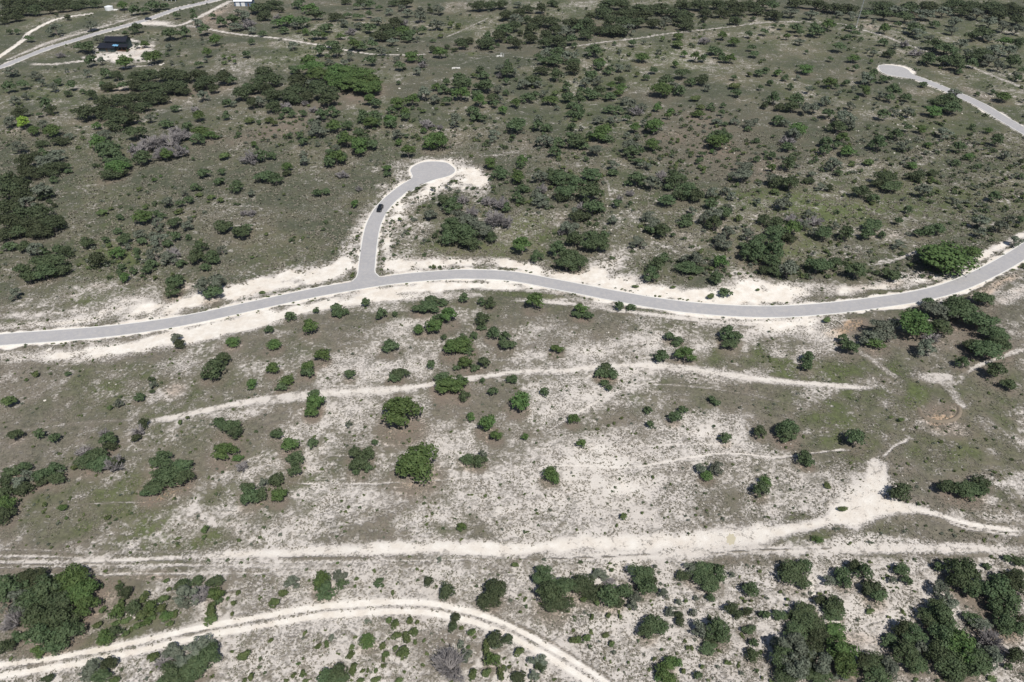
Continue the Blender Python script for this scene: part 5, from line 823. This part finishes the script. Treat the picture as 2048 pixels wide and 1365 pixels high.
for P_, k_ in ((P_MAIN, 230), (P_SPUR, 60), (P_FAR, 60)):      # weeds creeping in along the kerbs
    for q_ in range(k_):
        i_ = rng.integers(1, len(P_) - 1); d_ = P_[i_ + 1] - P_[i_ - 1]; d_ = d_ / np.linalg.norm(d_); s_ = rng.choice((-1, 1)); o_ = RW + .5 + abs(rng.normal(0, 1.1)); p_ = P_[i_] + d_ * rng.uniform(-4, 4) + np.array([-d_[1], d_[0]]) * s_ * o_
        if np.min(np.hypot(road_all[:, 0] - p_[0], road_all[:, 1] - p_[1])) < RW + .35 or inB(p_) or inF(p_) or np.linalg.norm(p_ - P_SPUR[0]) < 11: continue
        z_ = rng.uniform(.35, 1.1); items.append((str(rng.choice(list('bbg'))), p_[0], p_[1], z_ * 1.3, z_, z_ * .5, .13))
merge_clouds('low_scrub', items, 'ankle to knee high green scrub dotted over the dry grassland')

# grass tufts
def tufts(name, n_try, v0, v1, r0, r1, label, seed):
    rg = np.random.default_rng(seed); y0 = ground(1024, v1)[1]; y1 = ground(1024, v0)[1]
    y = rg.uniform(0, 1, n_try); y = y0 + (y1 - y0) * y; hw = .80 * (y * cp + CAM_H * sp); x = rg.uniform(-1, 1, n_try) * hw
    bz = field(bare, x, y); wz = field(white, x, y); cl_ = fbm(x, y, 3.0, 3, 3)
    keep = (bz < .55) & (rg.random(n_try) < np.clip((cl_ - .36) * 4.2, .05, 1) * np.clip(1.15 - .45 * wz - bz * .9, .03, 1)); x = x[keep]; y = y[keep]; n = len(x)
    s = rg.uniform(r0, r1, n); z = h(x, y); nb = 5; V = np.zeros((n, nb, 3, 3))
    for j in range(nb):
        a = rg.uniform(0, 2 * math.pi, n); rr = s * rg.uniform(.45, 1.0, n); w = s * rg.uniform(.28, .5, n); zt = s * rg.uniform(.35, .9, n)
        ox = rg.normal(0, .25, n) * s; oy = rg.normal(0, .25, n) * s
        V[:, j, 0] = np.stack([x + ox - np.sin(a) * w, y + oy + np.cos(a) * w, z - .01], -1)
        V[:, j, 1] = np.stack([x + ox + np.sin(a) * w, y + oy - np.cos(a) * w, z - .01], -1)
        V[:, j, 2] = np.stack([x + ox + np.cos(a) * rr, y + oy + np.sin(a) * rr, z + zt], -1)
    V = V.reshape(-1, 3); me = mesh_np(name, V, np.arange(len(V)).reshape(-1, 3)); me.materials.append(M['tuft'])
    tag(link(name, me), label, kind='stuff'); return n
m, n, l, b = new_mat('dry_tuft_grass'); geo = n.new('ShaderNodeNewGeometry')
fa = noise(n, l, geo.outputs['Position'], .12, 3); fb = noise(n, l, geo.outputs['Position'], 1.6, 2)
c = mixc(n, l, mth(n, l, 'MULTIPLY_ADD', fa, 3., -1., True), (.155, .143, .118), (.098, .112, .066)); c = mixc(n, l, mth(n, l, 'MULTIPLY_ADD', fb, 3., -1., True), c, (.23, .205, .165))
l.new(c, b.inputs['Base Color']); M['tuft'] = m
print('tufts', tufts('grass_tufts', 200000, 575, 1400, .12, .34, 'small dark grass tufts speckling the pale caliche', 5), tufts('field_grass_tufts', 70000, 260, 575, .3, .75, 'drab grass tufts covering the field behind the road', 6))

# ------------------------------------------------------------------ hard things
class MB:
    def __init__(s): s.V = []; s.F = []
    def box(s, x0, x1, y0, y1, z0, z1):
        o = len(s.V); s.V += [(x, y, z) for z in (z0, z1) for x, y in ((x0, y0), (x1, y0), (x1, y1), (x0, y1))]
        s.F += [tuple(o + i for i in f) for f in ((3, 2, 1, 0), (4, 5, 6, 7), (0, 1, 5, 4), (1, 2, 6, 5), (2, 3, 7, 6), (3, 0, 4, 7))]; return s
    def poly(s, pts): o = len(s.V); s.V += list(pts); s.F.append(tuple(range(o, o + len(pts)))); return s
    def slab(s, pts, t):
        o = len(s.V); k = len(pts); s.V += list(pts) + [(p[0], p[1], p[2] - t) for p in pts]
        s.F.append(tuple(range(o, o + k))); s.F.append(tuple(range(o + 2 * k - 1, o + k - 1, -1)))
        for i in range(k): j = (i + 1) % k; s.F.append((o + i, o + k + i, o + k + j, o + j))
        return s
    def tube(s, a, b, ra, rb=None, ns=8): limb_tube(s.V, s.F, a, b, ra, ra if rb is None else rb, ns); o = len(s.V) - 2 * ns; s.F.append(tuple(range(o + ns - 1, o - 1, -1))); s.F.append(tuple(range(o + ns, o + 2 * ns))); return s
    def build(s, name, mat, parent=None, bevel=0, smooth=False):
        me = bpy.data.meshes.new(name); me.from_pydata(s.V, [], s.F); me.update()
        if bevel or smooth:
            bmx = bmesh.new(); bmx.from_mesh(me)
            if bevel: bmesh.ops.bevel(bmx, geom=bmx.edges[:], offset=bevel, segments=2, affect='EDGES', clamp_overlap=True)
            bmx.to_mesh(me); bmx.free()
        for p in me.polygons: p.use_smooth = smooth
        return link(name, me, parent, [mat])
def empty(name, u, v, rz, label, cat, group=None, dz=0.):
    p = ground(u, v); o = bpy.data.objects.new(name, None); COL.objects.link(o); o.location = (p[0], p[1], float(h(*p)) + dz); o.rotation_euler = (0, 0, rz); o.empty_display_size = .3
    return tag(o, label, cat, group)
def paint(name, col, rough=.3, metal=.0, spec=.5): return simple(name, col, rough, .04, 2., metal, spec)
blackp = paint('black_car_paint', (.012, .014, .018), .22); glass = paint('dark_car_glass', (.02, .025, .03), .06, 0, .9); rubber = paint('tyre_rubber', (.02, .02, .02), .8, 0, .2)
alloy = paint('alloy', (.45, .45, .46), .3, .8); lampw = paint('headlight_glass', (.75, .76, .78), .1, 0, .8); lampr = paint('tail_light_red', (.35, .02, .015), .2); plastic = paint('black_trim', (.03, .03, .032), .6)
def make_car(u, v, heading, label, body_mat, dz, L=4.8):
    t = empty('parked_car', u, v, heading, label, 'car', None, dz); k = L / 4.8
    S = [(2.40, .72, .80, .36, .70, .78, .62), (2.25, .84, .92, .30, .84, .93, .74), (1.15, .88, .97, .24, .98, 1.08, .78), (.42, .88, .97, .24, 1.02, 1.64, .64), (-.5, .88, .97, .24, 1.03, 1.72, .65), (-1.75, .88, .97, .26, 1.04, 1.66, .62), (-2.22, .86, .94, .32, 1.02, 1.12, .74), (-2.40, .78, .86, .42, .85, .90, .68)]
    rings = [[(x * k, -a, zb), (x * k, -w_, (zb + zl) / 2 + .05), (x * k, -w_ * .98, zl), (x * k, -wt, zt), (x * k, 0, zt + .035), (x * k, wt, zt), (x * k, w_ * .98, zl), (x * k, w_, (zb + zl) / 2 + .05), (x * k, a, zb)] for x, a, w_, zb, zl, zt, wt in S]
    b = MB(); nn = 9
    for r in rings: b.V += r
    for i in range(len(rings) - 1):
        for j in range(nn): j2 = (j + 1) % nn; b.F.append((i * nn + j, i * nn + j2, (i + 1) * nn + j2, (i + 1) * nn + j))
    b.F.append(tuple(range(nn - 1, -1, -1))); b.F.append(tuple((len(rings) - 1) * nn + j for j in range(nn))); b.build('body', body_mat, t, smooth=False)
    def quad(i0, j0, i1, j1, a0, a1, b0, b1, nm, off=.012):
        A, B, C_, D_ = (np.array(rings[i0][j0]), np.array(rings[i1][j0]), np.array(rings[i1][j1]), np.array(rings[i0][j1]))
        def P(s_, q): return (A * (1 - s_) + B * s_) * (1 - q) + (D_ * (1 - s_) + C_ * s_) * q
        pts = [P(a0, b0), P(a1, b0), P(a1, b1), P(a0, b1)]; nrm = np.cross(pts[1] - pts[0], pts[3] - pts[0]); nrm /= np.linalg.norm(nrm); ctr = sum(pts) / 4
        if nrm @ (ctr - np.array([0, 0, .9])) < 0: nrm = -nrm
        MB().slab([tuple(p + nrm * off) for p in pts], .006).build(nm, glass, t)
    quad(2, 3, 3, 5, .08, .93, .06, .94, 'windshield'); quad(5, 3, 6, 5, .10, .85, .08, .92, 'rear_window')
    for j0, j1 in ((2, 3), (6, 5)):
        quad(3, j0, 4, j1, .06, .94, .12, .86, 'side_window'); quad(4, j0, 5, j1, .03, .46, .12, .86, 'side_window'); quad(4, j0, 5, j1, .52, .93, .14, .82, 'side_window')
    for sx in (1.48, -1.45):
        for sy in (-1, 1):
            w = MB().tube((sx * k, sy * .74, .36), (sx * k, sy * .985, .36), .36, None, 18).build('wheel', rubber, t); MB().tube((sx * k, sy * .93, .36), (sx * k, sy * .995, .36), .22, .20, 12).build('rim', alloy, w)
    for sy in (-1, 1):
        MB().box(2.20 * k, 2.37 * k, sy * .72 - .13, sy * .72 + .13, .68, .80).build('headlight', lampw, t, .02); MB().box(-2.37 * k, -2.22 * k, sy * .76 - .09, sy * .76 + .09, .78, 1.0).build('tail_light', lampr, t, .02)
        MB().box(.88, 1.05, sy * 1.03 - .10, sy * 1.03 + .10, .98, 1.12).build('side_mirror', body_mat, t, .03); MB().box(-1.6 * k, .2, sy * .56 - .02, sy * .56 + .02, 1.68, 1.76).build('roof_rail', plastic, t)
    MB().box(2.33 * k, 2.42 * k, -.45, .45, .46, .68).build('grille', plastic, t); return t
a = ground(757, 425); b2 = ground(766, 408); hd = math.atan2(a[1] - b2[1], a[0] - b2[0])
make_car(760.5, 420.5, hd, 'black sport utility car pulled up at the edge of the side road', blackp, LIFT + .005)
make_car(297, 40.5, R(8), 'small dark car parked on the gravel lot beside the valley road', paint('dark_blue_paint', (.02, .03, .05), .3), .02, 4.4)

# house with black metal roofs
roofm, n, l, b = new_mat('black_standing_seam'); b.inputs['Base Color'].default_value = (.022, .024, .034, 1); b.inputs['Roughness'].default_value = .5; b.inputs['Metallic'].default_value = .2
wallm = simple('dark_teal_siding', (.035, .055, .055), .8, .15, 1.2); woodm = simple('dark_stained_timber', (.10, .06, .04), .8, .2, 2.); hg = paint('house_glass', (.03, .045, .06), .08, 0, .8); whitem = paint('white_metal', (.78, .79, .80), .4, .1)
t = empty('black_roofed_house', 236, 98.5, R(-3), 'two-tier house with black metal roofs and dark siding by the valley road', 'house'); t.scale = (.88, .88, .95)
MB().box(-7.6, 7.4, -.5, 7.5, -.4, 5.6).build('wall', wallm, t)
rf = MB().slab([(-8.4, -1.3, 5.2), (8.2, -1.3, 5.2), (8.2, 3.6, 7.3), (-8.4, 3.6, 7.3)], .22).slab([(-8.4, 3.605, 7.3), (8.2, 3.605, 7.3), (8.2, 8.4, 5.3), (-8.4, 8.4, 5.3)], .22).build('roof', roofm, t)
gm = MB(); gm.poly([(-7.6, -.5, 5.6), (-7.6, 7.5, 5.6), (-7.6, 3.6, 7.0)]).poly([(7.4, -.5, 5.6), (7.4, 7.5, 5.6), (7.4, 3.6, 7.0)]).build('gable', wallm, t)
for i in range(16): MB().slab([(-8.2 + i * 1.08, -1.28, 5.26), (-8.12 + i * 1.08, -1.28, 5.26), (-8.12 + i * 1.08, 3.55, 7.36), (-8.2 + i * 1.08, 3.55, 7.36)], .06).build('roof_seam', roofm, rf)
MB().box(-10.5, 1.2, -6.9, -.53, -.4, 2.7).build('wall', wallm, t)
wr = MB().slab([(-11.3, -7.7, 2.6), (1.9, -7.7, 2.6), (1.9, -.56, 4.1), (-11.3, -.56, 4.1)], .2).build('roof', roofm, t)
for i in range(12): MB().slab([(-11.1 + i * 1.15, -7.68, 2.66), (-11.02 + i * 1.15, -7.68, 2.66), (-11.02 + i * 1.15, -.6, 4.16), (-11.1 + i * 1.15, -.6, 4.16)], .06).build('roof_seam', roofm, wr)
MB().slab([(2.1, -5.0, 2.7), (9.6, -5.0, 2.7), (9.6, -.56, 3.4), (2.1, -.56, 3.4)], .18).build('porch_roof', roofm, t)
for x in (2.4, 5.8, 9.3): MB().box(x - .1, x + .1, -4.8, -4.6, -.3, 2.55).build('porch_post', woodm, t)
MB().box(2.1, 9.7, -5.1, -.55, -.3, .25).build('porch_deck', woodm, t)
for x in (-6, -3.4, -.6, 2.4, 5.2):
    w = MB().box(x - .6, x + .6, -.56, -.505, 4.0, 5.0).build('window', woodm, t); MB().box(x - .5, x + .5, -.58, -.565, 4.08, 4.92).build('pane', hg, w)
for x in (-9, -6.2, -2.4):
    w = MB().box(x - .6, x + .6, -6.96, -6.905, 1.0, 2.1).build('window', woodm, t); MB().box(x - .5, x + .5, -6.98, -6.965, 1.08, 2.02).build('pane', hg, w)
d = MB().box(-4.9, -3.9, -6.96, -6.905, .0, 2.1).build('door', woodm, t); MB().box(-4.1, -4.02, -7.02, -6.965, 1., 1.1).build('handle', alloy, d)
d = MB().box(5.0, 6.0, -.56, -.505, .26, 2.35).build('door', woodm, t); MB().box(5.8, 5.88, -.62, -.565, 1.2, 1.3).build('handle', alloy, d)
tp = MB(); N_ = 8
for i in range(N_ + 1):
    for j in range(4): tp.V.append((-.4 + i * .52 + .15 * math.sin(j), -5.4 + j * .75 - i * .06, 3.22 + j * .16 + .12 * math.sin(i * 1.3 + j)))
tp.F = [(i * 4 + j, (i + 1) * 4 + j, (i + 1) * 4 + j + 1, i * 4 + j + 1) for i in range(N_) for j in range(3)]
tarp = tp.build('blue_tarp', paint('pale_blue_tarp', (.16, .36, .55), .5), None, smooth=True); tarp.parent = None
tarp.location = t.location; tarp.scale = t.scale; tarp.rotation_euler = t.rotation_euler; tarp.location.z += .15; tag(tarp, 'pale blue tarp lying on the low black roof of the house', 'tarp')

# shed, carport, tank, trailer at the top edge
bluew = simple('blue_grey_siding', (.13, .17, .24), .7, .08, 1.)
t = empty('metal_shed', 487, 13, R(2), 'long shed with a white roof and blue-grey walls at the top edge', 'shed')
MB().box(-6.6, 6.6, 0, 8, -.5, 3.6).build('wall', bluew, t); MB().slab([(-7.1, -.5, 3.5), (7.1, -.5, 3.5), (7.1, 4, 4.9), (-7.1, 4, 4.9)], .15).slab([(-7.1, 4.005, 4.9), (7.1, 4.005, 4.9), (7.1, 8.5, 3.5), (-7.1, 8.5, 3.5)], .15).build('roof', whitem, t)
for x in (-4, 0): MB().box(x - 1.4, x + 1.4, -.06, -.005, 0, 2.6).build('shutter_door', whitem, t)
MB().box(3.4, 4.4, -.06, -.005, 0, 2.1).build('door', woodm, t)
t = empty('carport', 339, 3, R(-4), 'open white carport on posts cut off by the top edge', 'carport')
MB().slab([(-5.5, -.4, 3.2), (5.5, -.4, 3.2), (5.5, 6.4, 3.9), (-5.5, 6.4, 3.9)], .15).build('roof', whitem, t)
for x in (-5, -1.7, 1.7, 5):
    for y in (0, 6): MB().box(x - .12, x + .12, y - .12, y + .12, -.4, 3.1 + y * .1).build('post', whitem, t)
t = empty('water_tank', 219, 20, 0, 'squat round white water tank beside the pale track in the corner', 'water tank')
MB().tube((0, 0, -.3), (0, 0, 2.3), 2.9, None, 28).build('tank_wall', whitem, t, smooth=False); MB().tube((0, 0, 2.305), (0, 0, 3.0), 2.95, .4, 28).build('lid', whitem, t); MB().box(3.2, 6.2, -1.6, 1.4, -.3, .22).build('concrete_pad', kerbm, t)
t = empty('white_trailer', 798, 71, R(6), 'small white box trailer half hidden in dark scrub', 'trailer')
MB().box(-1.7, 1.7, -1, 1, .45, 2.3).build('body', whitem, t, .08); MB().tube((1.7, 0, .5), (2.9, 0, .45), .06).build('drawbar', plastic, t)
for s_ in (-1, 1): w = MB().tube((-.2, s_ * .85, .33), (-.2, s_ * 1.08, .33), .33, None, 14).build('wheel', rubber, t); MB().tube((-.2, s_ * 1.03, .33), (-.2, s_ * 1.09, .33), .18, None, 10).build('rim', alloy, w)
MB().box(-.5, .5, -1.03, -1.004, 1.3, 1.9).build('window', hg, t)
# lattice mast
steel = simple('galvanised_steel', (.50, .52, .54), .5, .1, 1., .3)
t = empty('lattice_mast', 1712, 54.5, .3, 'tall thin pale steel lattice mast rising out of the top edge', 'mast'); HM = 42.; rad = .30
legs = [(rad * math.cos(a_), rad * math.sin(a_)) for a_ in (0, 2.094, 4.189)]
for lx, ly in legs: MB().tube((lx, ly, -.3), (lx, ly, HM), .07, .05, 6).build('leg', steel, t)
br = MB()
for i in range(int(HM / .9)):
    for q in range(3): a_, b_ = legs[q], legs[(q + 1) % 3]; z0 = i * .9; br.tube((*a_, z0), (*b_, z0 + .9), .025, None, 4)
br.build('bracing', steel, t); MB().box(-.7, .7, -.7, .7, -.4, .12).build('footing', kerbm, t); MB().tube((0, 0, HM), (0, 0, HM + 2.5), .04, .02, 6).build('antenna', steel, t)

# culverts, marker, rocks, logs
for u, v, L_, rz, lb in ((912, 137.6, 4.6, .12, 'pale concrete slab culvert at the low end of the curved embankment'), (999, 113.5, 3.2, 0, 'pale concrete culvert headwall on top of the curved embankment')):
    t = empty('concrete_culvert', u, v, rz, lb, 'culvert'); MB().box(-L_ / 2, L_ / 2, -.3, .3, -.3, .7).build('headwall', kerbm, t, .03)
    for s_ in (-1, 1): MB().box(s_ * L_ / 2 - .15, s_ * L_ / 2 + .15, -1.5, .302, -.3, .55).build('wing_wall', kerbm, t, .02)
    MB().tube((0, -.34, .2), (0, -.305, .2), .28, None, 16).build('pipe_mouth', rubber, t)
pw = ['shorter white marker post on the embankment', 'white marker post standing tallest on the embankment', 'white marker post leaning at the end of the embankment']
for i, (u, v) in enumerate(((1001.5, 111.5), (1003.5, 113.5), (1007, 114))):
    t = empty('marker_post', u, v, 0, pw[i], 'post', 'white marker posts on the embankment'); hh_ = (1.5, 2.3, 1.9)[i]; MB().tube((0, 0, -.2), (.1 * i, 0, hh_), .16, .14, 8).build('post', whitem, t); MB().tube((.1 * i, 0, hh_ + .002), (.1 * i, 0, hh_ + .12), .17, .1, 8).build('cap', kerbm, t)
t = empty('road_marker', 720.8, 505, 0, 'small dark utility marker on the kerb of the side road', 'marker'); MB().box(-.06, .06, -.06, .06, -.2, 1.1).build('post', plastic, t); MB().box(-.22, .22, -.09, -.062, .6, 1.15).build('plate', plastic, t)
rockm = simple('limestone_rock', (.58, .54, .48), .9, .15, 1.5)
def rock_mesh(seed):
    rg = np.random.default_rng(seed); bmx = bmesh.new(); bmesh.ops.create_icosphere(bmx, subdivisions=1, radius=.5)
    for v_ in bmx.verts: v_.co = Vector((v_.co.x * rg.uniform(.8, 1.25), v_.co.y * rg.uniform(.7, 1.2), v_.co.z * rg.uniform(.5, .8)))
    me = bpy.data.meshes.new('rock'); bmx.to_mesh(me); bmx.free(); me.materials.append(rockm); return me
rks = [rock_mesh(i) for i in range(5)]
RK = [(322, 131, 2.4, 'larger pale boulder at the end of the driveway spur'), (327, 128.5, 1.9, 'smaller pale boulder just behind the larger one near the driveway'), (795, 101.5, 1.2, 'lower of two small white stones above the far dirt path'), (796, 97.5, 1.0, 'upper of two small white stones above the far dirt path'),
      (799, 178.5, 2.0, 'flat white stone alone in the brown dry swale'), (90, 802, .9, 'single white stone in the grass below the dark roadside'), (100, 701, 2.2, 'pale stone block in the caliche below the road at the left end'), (1745, 982, .9, 'dark-shaded stone lying in the white wash above the track fork')]
for i, (u, v, s_, lb) in enumerate(RK):
    p = ground(u, v); o = bpy.data.objects.new('limestone_rock', rks[i % 5]); COL.objects.link(o); o.location = (p[0], p[1], float(h(*p)) + .12 * s_); o.scale = (s_, s_ * .8, s_ * .6); o.rotation_euler = (0, 0, i * 1.3); tag(o, lb, 'rock', 'loose pale rocks')
# ledge of broken limestone and scattered stones (uncountable)
Vs = []; Fs = []; nn = 0
def add_rock(x, y, s_, me_):
    global nn
    a_ = rng.uniform(0, 6.28); vv = np.array([v_.co[:] for v_ in me_.vertices]); R_ = np.array([[math.cos(a_), -math.sin(a_)], [math.sin(a_), math.cos(a_)]]); vv[:, :2] = vv[:, :2] @ R_.T
    vv = vv * s_ + np.array([x, y, float(h(x, y)) + s_ * .12]); Vs.append(vv); Fs.append(np.array([p.vertices[:] for p in me_.polygons]) + nn); nn += len(vv)
LP = catmull(gpath([(1617, 1160), (1621, 1180), (1628, 1200), (1634, 1216), (1642, 1230), (1650, 1243), (1662, 1243), (1674, 1247)]), 6)
for p in LP:
    for q in range(3): add_rock(p[0] + rng.normal(.3, .25), p[1] + rng.normal(0, .25), rng.uniform(.35, .9), rks[rng.integers(5)])
for p in catmull(gpath([(1630, 135), (1655, 160), (1690, 172)]), 2): pass
SC = [((1650, 660), 40, 14, 30, .5), ((905, 342), 40, 16, 25, .4), ((790, 372), 12, 10, 14, .5), ((1975, 195), 25, 8, 16, .9), ((1260, 665), 120, 12, 20, .4), ((300, 760), 200, 60, 40, .4), ((1240, 430), 90, 60, 40, .7), ((1700, 260), 260, 100, 60, .9), ((1500, 980), 420, 110, 160, .35), ((900, 1250), 900, 100, 160, .35)]
for (cu, cv), ru, rv, k_, s_ in SC:
    for q in range(k_):
        p = ground(cu + rng.normal(0, ru * .5), cv + rng.normal(0, rv * .5))
        if np.min(np.hypot(road_all[:, 0] - p[0], road_all[:, 1] - p[1])) > 3.6: add_rock(p[0], p[1], s_ * rng.uniform(.4, 1.3), rks[rng.integers(5)])
me = mesh_np('limestone_rubble', np.concatenate(Vs), np.concatenate(Fs)); me.materials.append(rockm); tag(link('limestone_rubble', me), 'broken pale limestone rubble along a ledge and across the slope', kind='stuff')
bleach = simple('bleached_wood', (.60, .56, .50), .8, .15, 2.)
LG = [((1670, 640), (1687, 653), 'longer bleached log beside the orange dirt patch'), ((1664, 641), (1678, 644), 'shorter bleached log crossing behind the longer one by the orange dirt'), ((1662, 648), (1672, 655), 'bleached log lying lowest beside the orange dirt patch')]
for i, (p0, p1, lb) in enumerate(LG):
    a_, b_ = ground(*p0), ground(*p1); g_ = MB(); za, zb = float(h(*a_)) + .18, float(h(*b_)) + .15; mid = (a_ + b_) / 2 + np.array([.15, .1]); g_.tube((a_[0], a_[1], za), (mid[0], mid[1], (za + zb) / 2 + .08), .17, .13, 7); g_.tube((mid[0], mid[1], (za + zb) / 2 + .08), (b_[0], b_[1], zb), .13, .08, 7)
    g_.tube((mid[0], mid[1], za + .05), (mid[0] + .7, mid[1] + .9, za + .4), .06, .03, 5); tag(g_.build('fallen_log', bleach), lb, 'log', 'bleached fallen logs')
print('objects', len(bpy.data.objects))
# air
if HAZE > 0:
    hm = bpy.data.materials.new('air_haze'); hm.use_nodes = True; hn = hm.node_tree.nodes; hn.remove(hn['Principled BSDF'])
    pv = hn.new('ShaderNodeVolumePrincipled'); pv.inputs['Color'].default_value = (.80, .88, 1., 1); pv.inputs['Density'].default_value = HAZE; pv.inputs['Anisotropy'].default_value = .2
    hm.node_tree.links.new(pv.outputs[0], hn['Material Output'].inputs['Volume'])
    zmin = float(ZZ.min()) - 1.; tag(MB().box(XX.min() - 5, XX.max() + 5, YY.min() - 5, YY.max() + 5, zmin, max(CAM_H + 3, float(ZZ.max()) + 15)).build('haze', hm), 'thin bluish air haze over the whole hillside', kind='stuff')
